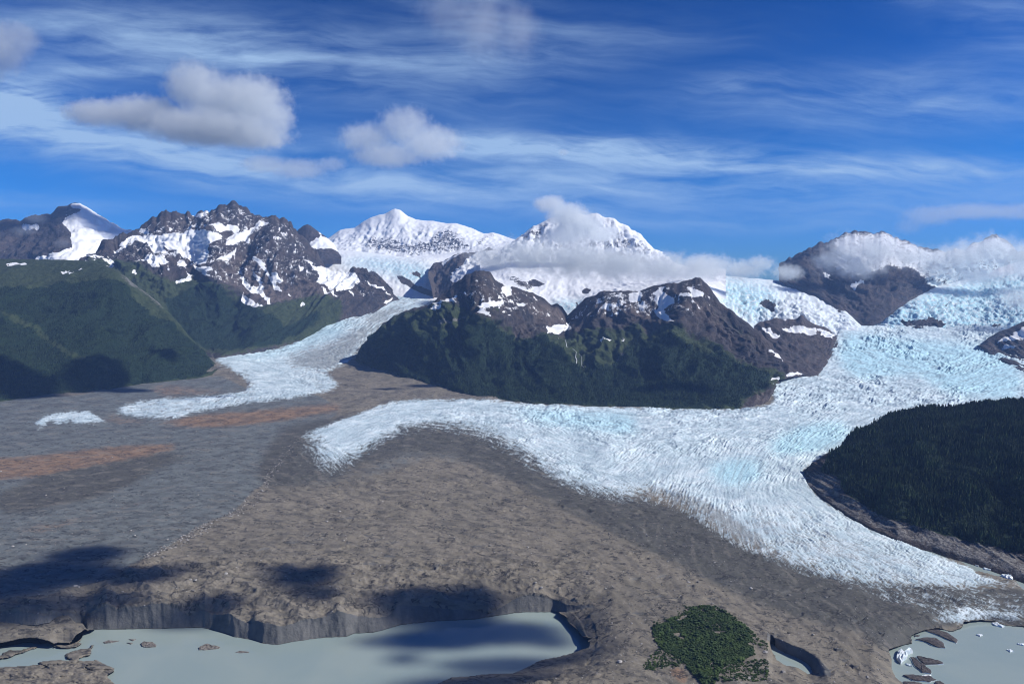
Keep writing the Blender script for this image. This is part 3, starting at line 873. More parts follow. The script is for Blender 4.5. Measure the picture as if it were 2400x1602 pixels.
VG = np.stack([Xg, Yg, Zg], -1)
NG = grid_normals(VG)
cut = np.interp(GX, [-150, 0, 300, 480, 500, 590, 690, 750, 850, 900, 1000, 1030, 1040, 1100, 1300, 1700, 1760, 1800, 1850, 1900, 1960, 1975, 2550],
                [885, 885, 850, 825, 810, 798, 778, 735, 705, 688, 686, 690, 855, 880, 905, 908, 890, 860, 845, 838, 788, 764, 764])
keep = (py_g > cut[None, :])[:-1, :-1]
qice = blurred(raster([ICE_MAIN], 0), 6)
qleft = blurred(raster([ICE_LEFT], 0), 6)
cx_, cy2 = px_g[:-1, :-1], py_g[:-1, :-1]
isM = samp(qice, cx_, cy2) > 0.5
isL = (samp(qleft, cx_, cy2) > 0.5) & ~isM
o = grid_mesh('moraine', VG, ATT, keep & ~isM & ~isL, M_GND, NG); tag(o, 'debris covered grey and brown moraine plain between the glaciers and the lakes', kind='structure')
o = grid_mesh('glacier', VG, ATT, keep & isM, M_GND, NG); tag(o, 'broad white crevassed glacier spreading across the valley to the right hand lake', kind='structure')
o = grid_mesh('valley_glacier', VG, ATT, keep & isL, M_GND, NG); tag(o, 'narrow white glacier tongue winding down between the two green mountains', kind='structure')


def flat_poly(name, poly, z, mat, label):
    x, y, zz = PZ(np.array(poly)[:, 0], np.array(poly)[:, 1], z)
    me = bpy.data.meshes.new(name)
    me.from_pydata([(float(a), float(b_), z) for a, b_ in zip(x, y)], [], [tuple(range(len(x)))])
    me.materials.append(mat)
    me.update()
    ob = bpy.data.objects.new(name, me)
    COL.objects.link(ob)
    if me.polygons[0].normal.z < 0:
        me.flip_normals()
    tag(ob, label, kind='structure')
    return ob


def box_lake(name, x0, y0, x1, y1, z, label):
    return flat_poly(name, [(x0, y0), (x1, y0), (x1, y1), (x0, y1)], z, M_WATER, label)


box_lake('lake', -160, 1425, 1425, 1900, ZL, 'pale milky grey lake below the dark ice cliff')
box_lake('lake', 2070, 1425, 2700, 1900, ZR, 'grey green lake at the calving front with icebergs')
box_lake('lake', 2060, 1225, 2600, 1400, ZS, 'thin strip of grey meltwater between the glacier and the forested hill')
box_lake('pond', 1775, 1475, 1960, 1640, -27.0, 'small pale pond below the shaded wall of the trench')


# ------------------------------------------------------------------ mountains
def rowxy(spec):
    a = np.array(spec, float)
    return a[:, 0], a[:, 1]


LOFT = {}


def loft(name, label, x0, x1, rows, dxp=2.4, dvp=1.9, gully=(60, 400), rough=(14, 70), masks=None, back=(1500, 700), seed=0, foot_skirt=True, crest_jag=6.5, mat=None, nmin=5):
    """Terrain sheet through traced lines: rows = [(outline points, depth points or 'G'), ...] from the foot up to the skyline,
    then a slope falling away behind the skyline."""
    xs = np.arange(x0, x1 + dxp, dxp)
    PY, YY, ZZ = [], [], []
    for (o_, d_) in rows:
        ox, oy = rowxy(o_)
        y = np.interp(xs, ox, oy)
        if isinstance(d_, str):
            Yv = Yground(xs, y)
        elif isinstance(d_, (int, float)):
            Yv = np.full_like(xs, float(d_))
        else:
            dxs, dys = rowxy(d_)
            Yv = np.interp(xs, dxs, dys)
        PY.append(y); YY.append(Yv); ZZ.append(P(xs, y, Yv)[2])
    PY, YY, ZZ = np.array(PY), np.array(YY), np.array(ZZ)
    # smooth the depth lines a little so spurs are rounded, not creased
    k = np.hanning(25); k /= k.sum()
    YS = np.array([np.convolve(np.pad(q, 12, mode='edge'), k, 'valid') for q in YY])
    for i in range(len(rows)):
        if not (isinstance(rows[i][1], str)):
            YY[i] = YS[i]; ZZ[i] = P(xs, PY[i], YY[i])[2]
    if foot_skirt:
        YY = np.vstack([YY[:1] - 60, YY]); ZZ = np.vstack([ZZ[:1] - 55, ZZ])
    ncrest = len(YY) - 1
    jag = fbm(xs / 21, xs * 0 + seed, 4, seed + 3) * crest_jag * (YY[-1] / FPX)
    ZZ[-1] += jag * 0.6
    YY = np.vstack([YY, YY[-1:] + back[0] * 0.35, YY[-1:] + back[0]]); ZZ = np.vstack([ZZ, ZZ[-1:] - back[1] * 0.3, ZZ[-1:] - back[1]])
    t = []
    spans = []
    for i in range(len(YY) - 1):
        if i >= ncrest:
            n = 4
        elif foot_skirt and i == 0:
            n = 2
        else:
            r0 = i - (1 if foot_skirt else 0)
            n = max(nmin, int(np.percentile(np.abs(PY[r0] - PY[r0 + 1]), 85) / dvp))
        t += list(i + np.arange(n) / n)
    t.append(len(YY) - 1)
    t = np.array(t)
    Yv = pchip(YY, t); Zv = pchip(ZZ, t)
    dep = Yv * cp - (Zv - CAM_H) * sp
    Xv = (xs[None, :] - 1200) / FPX * dep
    V = np.stack([Xv, Yv, Zv], -1)
    # displacement
    rough = (rough[0] * 1.55, rough[1])
    n = grid_normals(V)
    base0 = 1.0 if foot_skirt else 0.0
    v01 = np.clip((t - base0) / (ncrest - base0), 0, 1)[:, None]
    env = np.clip(np.sin(np.pi * np.clip(v01, 0, 1)), 0, 1) ** 0.7
    env = env * (1 - 0.7 * sstep(v01, 0.72, 1.0))
    env = np.maximum(env, 0.10 * sstep(v01, 0.8, 1.0))
    colh = np.clip((PY[0] - PY[-1]) / 70.0, 0, 1)[None, :]
    env = env * colh
    arc = np.cumsum(np.vstack([np.zeros((1, len(xs))), np.linalg.norm(np.diff(V, axis=0), axis=2)]), 0)
    lam = gully[1]
    wx = fbm(Xv / (lam * 1.7), arc / (lam * 2.2), 3, seed + 5) * lam * 0.45
    g = ridged((Xv + wx) / lam, arc / (lam * 3.2) + seed, 5, seed + 9, 0.52)
    f = fbm(Xv / rough[1], (Zv * 1.2 + Yv * 0.4) / rough[1], 5, seed + 13, 0.6)
    r2 = ridged(Xv / (rough[1] * 1.3), (Zv + 0.3 * Yv) / (rough[1] * 1.6), 4, seed + 19)
    g2 = ridged((Xv + wx * 0.6) / (lam * 0.36), arc / (lam * 1.1) + seed, 4, seed + 29, 0.55)
    dsp = env * ((g - 0.42) * gully[0] * 2.3 + (g2 - 0.42) * gully[0] * 0.85 + f * rough[0] + (r2 - 0.45) * rough[0] * 1.4)
    hdir = n.copy(); hdir[..., 2] *= 0.45
    V = V + hdir * dsp[..., None]
    V[..., 2] = np.maximum(V[..., 2], -120 + 15 * f)
    px, py = proj(V[..., 0], V[..., 1], V[..., 2])
    px0, py0 = proj(Xv, Yv, Zv)
    j1 = fbm(Xv / 70, (Zv + Yv * 0.4) / 70, 5, seed + 41, 0.62) * (Yv / 9000) ** -1 * 5.0
    attrs = {}
    for kx in ('snow', 'veg', 'forest', 'scree', 'brown', 'blue'):
        if masks and kx in masks:
            mk = masks[kx]
            attrs[kx] = (np.full(px.shape, float(mk)) if isinstance(mk, (int, float)) else samp(mk, px0 + j1, py0 + j1 * 0.7)).astype(np.float32)
        else:
            attrs[kx] = np.zeros(px.shape, np.float32)
    ob = grid_mesh(name, V, attrs, np.ones((V.shape[0] - 1, V.shape[1] - 1), bool), mat or M_MTN)
    tag(ob, label, kind='structure')
    LOFT.setdefault(name, []).append(ob)
    return dict(V=V, px=px0, py=py0, attrs=attrs, t=t, ncrest=ncrest, ob=ob, rows=PY, n=n)


# far left snow peak
mA = dict(snow=np.maximum(raster(polys(1, "490,165 550,162 610,195 670,240 760,292 860,343 930,345 960,420 740,420 620,560 500,575 230,570 250,545 330,525 440,490 490,470 485,360 420,300 480,250 540,230 550,210 480,185|155,300 200,320 275,315 270,335 170,350|330,310 350,305 350,325|140,405 160,395 155,415|440,240 470,240 460,255|30,490 45,490 40,510|50,440 65,430 60,445|75,305 90,300 85,312"), 1.5),
                          0.34 * raster(polys(1, "345,235 490,165 600,190 660,240 560,240 420,260"), 3)))
A_ = loft('mountain', 'snowy peak with a dark rock flank at the far left', -150, 430,
          [([(-150, 640), (430, 640)], 12500), ([(-150, 575), (0, 580), (165, 590), (300, 575), (430, 600)], [(-150, 14300), (60, 13600), (150, 12900), (185, 13100), (320, 14900), (430, 15600)]),
           (pts(1, "-440,300 0,285 60,272 90,268 140,285 200,250 270,240 345,235 400,190 440,178 490,165 550,165 600,195 670,240 760,295 860,345 920,348 1000,380 1250,470"), 16000)],
          gully=(110, 500), rough=(30, 120), masks=mA, seed=100)

# small dark peak, white peak, basin ice
mF = dict(snow=raster(polys(2, "60,440 150,385 230,415 250,450 275,500 220,470 130,478 60,460|100,330 165,380 150,380"), 1.5))
loft('mountain', 'small dark rocky summit between the left massif and the white peak', 668, 800,
     [([(668, 610), (800, 612)], 13500), ([(668, 585), (800, 600)], 14200), (pts(2, "-95,470 -60,430 0,340 30,318 60,307 80,315 110,340 170,380 240,440 275,505 300,560"), 15000)],
     gully=(50, 240), rough=(22, 80), masks=mF, seed=120, crest_jag=2.5)
rockG = np.maximum(0.54 * raster(polys(2, "430,460 450,380 520,372 600,385 650,372 690,405 740,432 790,410 860,420 880,380 940,340 1000,318 1060,332 1120,392 1190,440 1200,525 1100,495 1000,525 900,522 760,545 700,512 560,512 420,497"), 7),
                   0.52 * raster(polys(2, "250,400 290,440 330,470 300,480 240,430|390,332 490,268 498,290 430,322|1190,432 1240,388 1320,364 1450,406 1400,395 1290,405 1260,455 1210,490|870,400 930,345 960,350 930,430 890,440"), 4))
rockG = np.maximum(rockG, 0.35 * raster(polys(2, "590,240 660,200 700,260 650,290 600,290"), 6))
mG = dict(snow=1.0 - rockG)
loft('mountain', 'broad pure white peak with a pointed top on the skyline', 742, 1235,
     [([(742, 615), (1000, 615), (1235, 605)], 16500), ([(742, 590), (800, 588), (900, 585), (1000, 585), (1100, 580), (1235, 585)], 17200), ([(742, 575), (840, 560), (940, 545), (1060, 540), (1150, 560), (1235, 575)], 18300),
      (pts(2, "120,420 200,402 280,345 380,330 430,295 490,260 540,245 590,235 630,210 655,200 690,207 740,250 800,275 860,282 920,285 1000,300 1070,300 1170,330 1260,370 1290,368 1320,362 1400,385 1450,405 1490,412 1560,450"), 19500)],
     gully=(60, 420), rough=(30, 130), masks=mG, seed=140, crest_jag=1.0)
mH = dict(snow=1.0 - np.maximum(raster(polys(2, "395,610 420,605 440,625 480,640 500,620 530,640 590,700 640,750 655,805 600,790 540,790 500,740 430,680|655,650 700,660 760,690 790,720 860,740 920,770 925,802 850,785 760,740 700,710|765,630 810,625 832,650 830,668 780,655"), 2.0), 0.0),
          blue=raster(polys(2, "250,560 500,540 880,590 900,720 860,740 760,700 640,640 400,600"), 12))
loft('upper_glacier', 'white ice basin and icefall feeding the narrow valley glacier', 690, 1070,
     [([(690, 700), (900, 708), (1070, 705)], 12150), ([(690, 668), (800, 672), (930, 665), (1070, 670)], 13000), ([(690, 640), (800, 635), (900, 630), (1000, 628), (1070, 640)], 14000), ([(690, 612), (800, 606), (900, 606), (1000, 606), (1070, 615)], 15500),
      ([(690, 588), (760, 583), (850, 590), (950, 603), (1000, 600), (1070, 590)], 16800)],
     gully=(26, 260), rough=(18, 70), masks=mH, seed=160, crest_jag=1.0, back=(400, 150))
mI = dict(snow=0.0 + raster(polys(2, "975,560 1020,540 1110,497 1120,505 1030,550 985,580|1050,640 1110,590 1130,560 1240,600 1200,650 1100,640|960,570 985,580 1000,610|1130,560 1210,500 1440,460 1440,700 1040,700 1050,640 1110,600"), 1.5), brown=0.55)
loft('mountain', 'purple brown rock buttress beside the icefall', 1004, 1190,
     [(pts(2, "880,640 900,700 920,805 960,800 1000,775 1050,730 1080,700 1130,690 1230,690 1430,690"), 12300), (pts(2, "880,625 900,650 930,690 1000,660 1060,620 1110,590 1230,580 1430,600"), 13000),
      (pts(2, "880,618 895,604 915,575 940,564 970,566 1000,547 1060,517 1100,500 1200,497 1300,470 1430,480"), 13900)],
     gully=(60, 160), rough=(22, 60), masks=mI, seed=170, back=(300, 200))

# the great left mountain
snowB = raster(polys(1, "940,340 970,338 1035,380 1010,378 960,362|790,452 860,410 920,385 1000,395 1100,390 1270,370 1270,345 1300,328 1310,355 1380,340 1440,365 1500,375 1500,395 1470,420 1430,418 1420,460 1415,500 1428,540 1425,600 1350,570 1250,530 1170,490 1110,485 1150,510 1120,525 1040,500 1000,440 930,435 860,455|755,490 800,470 900,455 860,467 780,492|1440,312 1480,300 1510,330 1540,318 1600,320 1640,355 1600,367 1540,345 1500,357 1470,350|1520,442 1560,395 1650,370 1720,330 1770,288 1850,300 1760,322 1700,382 1640,422 1580,457 1530,457|965,545 1010,522 1100,545 1170,560 1080,580 1095,605 1040,612 1000,572 910,573|1210,540 1280,570 1230,603 1208,590|1290,575 1400,620 1440,608 1458,630 1440,672 1420,640 1350,622 1280,602|1200,685 1260,688 1230,640 1305,700 1210,703|1525,525 1590,482 1602,490 1562,530 1562,572 1500,560 1480,535|1715,518 1785,552 1798,600 1832,650 1855,670 1905,740 1922,782 1880,742 1808,640 1768,570|1850,633 1885,640 1905,680 1938,690 1910,708 1858,680|1603,668 1662,690 1720,740 1762,722 1738,660 1722,622 1765,660 1784,740 1824,830 1838,872 1798,840 1765,778 1740,802 1690,760|1598,783 1660,800 1740,850 1800,880 1740,882 1660,852|1615,625 1652,618 1642,652|2008,590 2075,588 2060,622|1660,410 1700,405 1690,440|1300,245 1380,230 1445,200 1400,250 1340,262|1890,330 1920,340 1895,362|1770,285 1850,300 1790,312|950,455 980,455 970,462|1095,655 1115,655 1110,668|1120,635 1150,632 1150,640|1310,690 1365,685 1350,697|1480,665 1495,690 1488,695|1930,760 1990,790 1985,805|1850,790 1885,790 1870,808|2040,835 2070,860 2050,865|610,545 700,518 708,525 640,547|705,545 750,538 792,580 760,592 740,575|715,614 770,590 797,606|588,582 615,570 618,590|635,562 675,562 670,570|888,640 905,628 927,655 915,672|580,650 615,645 610,655"), 1.5)
snowB = np.maximum(snowB, raster(polys(2, "60,530 75,540 110,592 200,600 300,612 395,650 420,690 360,742 300,760 240,772 200,740 160,742 110,685 135,650|110,730 200,765 300,815 200,790|20,830 45,850 30,865|430,670 500,705 640,800 560,770|545,850 600,822 650,800 620,840|510,680 540,685 535,690|330,760 400,800 340,780"), 1.5))
snowB = np.maximum(snowB, 0.40 * raster(polys(1, "1505,185 1585,140 1680,210 1760,250 1860,300 1760,300 1680,305 1600,290 1530,270 1530,210"), 4))
snowB = np.maximum(snowB, 0.36 * raster(polys(1, "1000,290 1080,228 1180,220 1290,225 1310,250 1150,270|1000,440 1150,490 1300,570 1450,640 1300,700 1100,620 950,560") + polys(2, "200,720 420,690 560,770 620,820 400,800 250,780"), 5))
vegB = raster(polys(1, "560,545 760,540 900,560 1000,620 1100,690 1250,680 1450,680 1560,760 1620,830 1850,880 2000,820 2150,790 2323,830 2323,960 2100,1100 1500,1200 1300,1150 1000,900 700,660"), 12)
forB = raster(polys(1, "1100,830 1180,800 1300,740 1480,700 1600,830 1750,890 1870,960 1920,1010 2050,960 2150,900 2200,930 2100,1010 2000,1080 1960,1060 1900,1130 1700,1145 1500,1160 1360,1130 1200,980"), 6)
snowB = np.maximum(snowB, 0.385 * raster(polys(1, '1000,290 1590,150 2000,300 2200,600 2100,760 1600,760 1300,640 800,560 640,540 850,380'), 8))
B_ = loft('mountain', 'large dark left mountain with snowfields and a craggy summit', 190, 936,
          [([(190, 680), (280, 700), (380, 770), (440, 835), (499, 843), (530, 829), (585, 823), (654, 818), (692, 808), (706, 797), (755, 766), (779, 753), (814, 746), (855, 739), (889, 718), (926, 700), (936, 702)], [(190, 9700), (440, 8700), (499, 8300), (530, 8500), (600, 8850), (700, 9650), (780, 10650), (860, 11250), (930, 12200)]),
           ([(190, 645), (300, 660), (400, 720), (499, 790), (560, 775), (600, 762), (700, 745), (800, 712), (880, 695), (936, 701.5)], [(190, 10100), (400, 9600), (499, 9400), (560, 9700), (600, 9450), (650, 9900), (700, 10300), (760, 10700), (800, 11100), (880, 11700), (936, 12220)]),
           ([(190, 630), (300, 612), (400, 640), (500, 680), (600, 690), (700, 690), (800, 680), (880, 668), (936, 701)], [(190, 10500), (300, 10600), (400, 10300), (470, 10500), (510, 10050), (560, 10700), (620, 10600), (680, 10900), (740, 11200), (800, 11500), (880, 11900), (936, 12240)]),
           ([(190, 618), (250, 585), (350, 570), (450, 560), (560, 570), (650, 585), (720, 608), (763, 650), (800, 650), (870, 648), (936, 700)], [(190, 10800), (260, 11000), (350, 11400), (450, 11500), (495, 10900), (530, 11450), (580, 11600), (640, 11200), (700, 11500), (760, 11800), (870, 12050), (936, 12260)]),
           (pts(1, "550,570 600,545 620,520 700,430 760,390 850,370 930,340 1000,290 1040,258 1080,230 1130,222 1180,220 1220,235 1280,223 1310,245 1370,230 1440,205 1500,190 1550,155 1585,140 1620,165 1680,210 1720,232 1760,245 1850,262 1930,268 1980,290 1998,335 2050,380 2100,430 2160,500 2205,580 2215,605 2260,625 2323,632") + [(836, 630), (850, 628), (870, 634), (905, 665), (926, 697), (936, 699)],
            [(190, 10900), (260, 11200), (330, 12000), (545, 12600), (690, 12400), (763, 12000), (870, 12150), (936, 12280)])],
          gully=(130, 420), rough=(26, 90), masks=dict(snow=snowB, veg=vegB, forest=forB, brown=raster(polys(1, "1420,560 1700,480 2000,640 2300,760 2323,900 2000,840 1750,880 1600,780 1480,680") + polys(1, "1100,290 1500,280 1980,300 1980,340 1500,330 1100,380") + polys(1, "1800,1100 2060,1000 2080,1100 1900,1160"), 15)), seed=200, crest_jag=22)

# left foreground hill with forest
vegD = raster([pts(1, "-440,530 620,535 800,620 900,680 1150,850 1480,1260 1480,1400 -440,1600")], 6)
forD = raster([pts(1, "-440,760 0,740 200,760 420,720 650,690 800,680 900,800 1020,900 1150,960 1250,1050 1320,1110 1475,1268 1380,1342 1150,1366 960,1386 800,1412 450,1445 180,1480 -440,1540")], 5)
sunlit_glade = raster(polys(1, "0,900 150,960 350,1080 500,1160 700,1260 820,1330 700,1320 450,1200 250,1080 0,960|0,880 50,930 0,940|140,1250 175,1235 165,1290|900,1010 1100,1120 1250,1180 1100,1160 930,1060|680,1000 750,1000 700,1040|430,1040 470,1040 460,1080"), 7)  # clearings, plus the sunlit ridge put in as a lighter strip
forD = np.clip(forD - 0.75 * sunlit_glade, 0, 1)
D_ = loft('mountain', 'dark green forested hill in front at the left', -150, 513,
          [([(-150, 952), (0, 941), (62, 932), (155, 920), (275, 910), (330, 900), (396, 893), (475, 884), (496, 879), (508, 866), (513, 862)], 'G'),
           ([(-150, 880), (0, 868), (150, 850), (300, 850), (420, 862), (490, 866), (513, 861)], [(-150, 6100), (0, 6200), (100, 6500), (200, 6600), (300, 6900), (400, 7200), (480, 7600), (513, 7950)]),
           ([(-150, 780), (0, 770), (150, 760), (300, 790), (400, 815), (460, 840), (513, 860)], [(-150, 6900), (0, 7100), (120, 7500), (220, 7300), (300, 7700), (380, 7500), (460, 7800), (513, 8000)]),
           ([(-150, 680), (0, 672), (150, 672), (280, 680), (330, 710), (400, 768), (460, 820), (513, 859)], [(-150, 8000), (0, 8200), (120, 8400), (260, 8100), (330, 8350), (400, 8200), (460, 8100), (513, 8020)]),
           ([(-150, 606), (0, 607), (80, 608), (200, 611), (240, 618), (275, 634), (330, 677), (379, 714), (413, 751), (455, 800), (496, 843), (513, 858)], [(-150, 9500), (200, 9500), (275, 9000), (400, 8500), (513, 8030)])],
          gully=(110, 420), rough=(12, 60), masks=dict(snow=raster(polys(1, "400,630 470,614 475,622 430,637|460,642 520,625 500,640 470,650|520,612 578,604 570,614 520,622|28,582 100,570 182,570 182,580 60,590|36,640 60,630 45,642|50,682 68,678 66,685"), 1.2), veg=vegD, forest=forD, scree=raster(polys(1, "785,640 850,638 1000,738 1110,838 1148,897 1090,880 1000,800 900,745|1000,840 1110,930 1080,930"), 5) * 0.62), seed=230, crest_jag=1.5)

# dome and bowl behind the central massif
rockM = np.maximum(0.58 * raster(polys(2, "1440,440 1540,365 1640,300 1720,255 1800,245 1740,290 1680,340 1600,400 1500,440|1660,430 1800,440 1960,470 1900,500 1780,480"), 6), raster(polys(12, "1390,185 1450,175 1530,180 1650,212 1520,222 1480,215 1420,242|1620,262 1690,220 1790,285|1040,120 1180,150 1200,165 1080,150"), 3) * 0.75)
rockM = np.maximum(rockM, 0.47 * raster([pts(2, "1440,440 1720,250 1900,230") + pts(3, "0,340 190,500 0,560") + pts(2, "1800,540")], 10))
loft('mountain', 'rounded snow dome with its top in a grey cloud', 1175, 1660,
     [([(1175, 660), (1660, 670)], 11800), ([(1175, 600), (1300, 590), (1500, 595), (1660, 640)], 12600),
      (pts(2, "1360,500 1450,432 1490,398 1540,360 1620,310 1700,270 1760,258 1840,245 1900,238 2000,236 2080,250 2140,268 2220,310 2323,372") + pts(3, "60,402 130,460 185,500 230,535 300,570 420,610"), [(1175, 13200), (1330, 13700), (1660, 13000)])],
     gully=(95, 300), rough=(40, 90), masks=dict(snow=1.0 - rockM), seed=250, crest_jag=9)
rockL = np.maximum(0.60 * raster(polys(12, "600,330 700,350 800,400 930,420 900,440 830,445 850,490 760,470 660,400 620,380"), 5), raster(polys(12, "800,400 870,385 935,425 880,440 800,430|1215,490 1240,450 1300,465 1290,495 1240,500|1080,690 1070,600 1060,560 1072,560|1175,630 1180,560 1190,560 1188,630"), 2))
rockL = np.maximum(rockL, 0.55 * raster(polys(12, "650,440 760,470 850,520 950,560 900,600 800,560 700,510"), 5))
loft('snowfield', 'bright snow bowl between the two shoulders of the central mountain', 1125, 1700,
     [([(1040, 700), (1130, 665), (1200, 715), (1290, 745), (1330, 762), (1370, 740), (1420, 715), (1500, 690), (1600, 668), (1700, 690)], [(1040, 10800), (1130, 9300), (1330, 9150), (1600, 8900), (1700, 9300)]),
      ([(1040, 680), (1130, 655), (1200, 690), (1290, 716), (1330, 718), (1370, 710), (1420, 690), (1500, 672), (1600, 655), (1700, 670)], [(1040, 11300), (1130, 9900), (1330, 9500), (1600, 9500), (1700, 9900)]),
      ([(1040, 640), (1200, 655), (1330, 680), (1500, 655), (1700, 650)], [(1040, 12000), (1200, 10800), (1330, 10300), (1500, 10500), (1700, 11000)]),
      ([(1040, 605), (1200, 610), (1400, 620), (1700, 630)], [(1040, 13200), (1200, 12300), (1400, 11800), (1700, 12300)])],
     gully=(26, 300), rough=(10, 70), masks=dict(snow=1.0 - rockL, blue=raster(polys(12, "960,560 1250,550 1200,600 1100,680 1060,600"), 8)), seed=270, crest_jag=1, back=(600, 250))

# the central massif
snowJ = raster(polys(12, "385,580 470,563 560,570 548,600 460,612 400,602|525,530 552,506 592,545 530,547|416,650 435,618 447,660 465,718 430,672|550,598 555,642 520,620|578,640 602,628 592,662|555,668 628,675 622,692|28,652 140,600 155,610 80,648|48,602 160,560 230,503 237,520 170,577 100,600|278,512 312,468 302,502|575,450 660,425 668,490 645,528 608,490|700,563 760,578 768,597 730,587|1790,490 1830,450 1880,440 1855,480 1880,500 1955,540 1925,580 1895,600 1890,640 1965,722 1940,738 1830,702 1798,652 1832,612 1800,560|2038,440 2085,455 2163,490 2163,522 2060,527 1988,520 2010,500 2095,510|1590,560 1600,500 1680,478 1702,530 1625,572|1663,590 1690,568 1745,605 1680,617|870,758 940,790 990,758 1062,750 1135,728 1142,760 1185,775 1080,802 950,817|1350,640 1425,652 1410,662|1440,652 1525,650 1500,662|1560,640 1690,645 1680,655|980,750 1035,745 1030,765 980,770|420,530 432,535 422,545|380,740 415,728 400,742"), 1.5)
snowJ = np.maximum(snowJ, raster(polys(2, "2018,1088 2060,1110 2090,1098 2135,1088 2090,1128|2193,1117 2215,1078 2212,1112") + polys(3, "785,1030 860,1080 880,1123 800,1062|885,1192 960,1178 1005,1190 900,1208|785,1205 835,1225 800,1232|690,935 715,940 700,945"), 1.4))
snowJ = np.maximum(snowJ, 0.45 * raster(polys(12, "1280,545 1420,478 1640,468 1800,560 1830,610 1700,655 1400,662 1310,600|640,430 760,470 860,510 980,570 860,570 740,530"), 5))
snowJ = np.maximum(snowJ, 0.375 * raster(polys(12, '-60,640 250,480 450,330 560,420 900,560 1080,660 1290,520 2000,400 2130,370 2300,560 2100,700 1500,700 1100,760 700,690 300,600'), 6))
vegJ = raster([pts(2, "380,1215 430,1130 640,935 900,860 1000,830 1100,860 1190,920 1260,960 1350,985 1430,1060 1520,1090 1650,1050 1750,1065 1900,1060 2050,1030 2200,1040 2323,990") + pts(3, "60,980 140,920 260,900 420,1000 600,1090 760,1180 900,1165 830,1240 790,1290 760,1300 640,1340 620,1420 0,1420") + pts(2, "2100,1560 1300,1510 420,1290")], 10)
vegJ = np.maximum(vegJ, 0.5 * raster(polys(2, "1000,800 1180,760 1350,860 1430,1000 1200,930") + polys(3, "340,640 520,820 700,950 860,1110 600,1000 400,800"), 14))
forJ = raster([pts(2, "390,1217 470,1100 560,1030 640,1050 760,1070 900,1040 1000,1060 1100,1030 1200,1010 1290,970 1360,1030 1450,1110 1500,1150 1600,1075 1680,1085 1740,1120 1820,1190 1900,1290 2000,1270 2100,1280 2200,1180 2323,1080") + pts(3, "60,1020 150,950 210,960 270,1010 400,1060 560,1090 640,1130 740,1190 770,1240 790,1280 620,1340 620,1400 0,1390") + pts(2, "2100,1540 1600,1518 1300,1488 1100,1448 900,1388 790,1358 560,1288 420,1260")], 5)
gladeJ = raster(polys(2, "1000,1290 1100,1270 980,1320|1840,1160 1900,1180 1950,1300 1990,1370 1960,1380 1900,1290|1650,1100 1850,1200 2100,1250 2080,1180 1900,1120") + polys(3, "560,1000 700,1080 720,1180 640,1130|620,1345 760,1300 790,1340 640,1390"), 6)
forJ = np.clip(forJ - 0.8 * gladeJ, 0, 1)
brJ = raster(polys(12, "820,580 980,570 1080,600 1095,700 1010,760 900,740 840,690|1110,690 1200,600 1260,560 1250,640 1140,730|1290,560 1820,560 1850,700 1500,700 1300,650") + polys(12, "1950,560 2200,560 2349,700 2349,780 2100,700") + polys(3, "620,1300 800,1280 790,1345 640,1395"), 12)
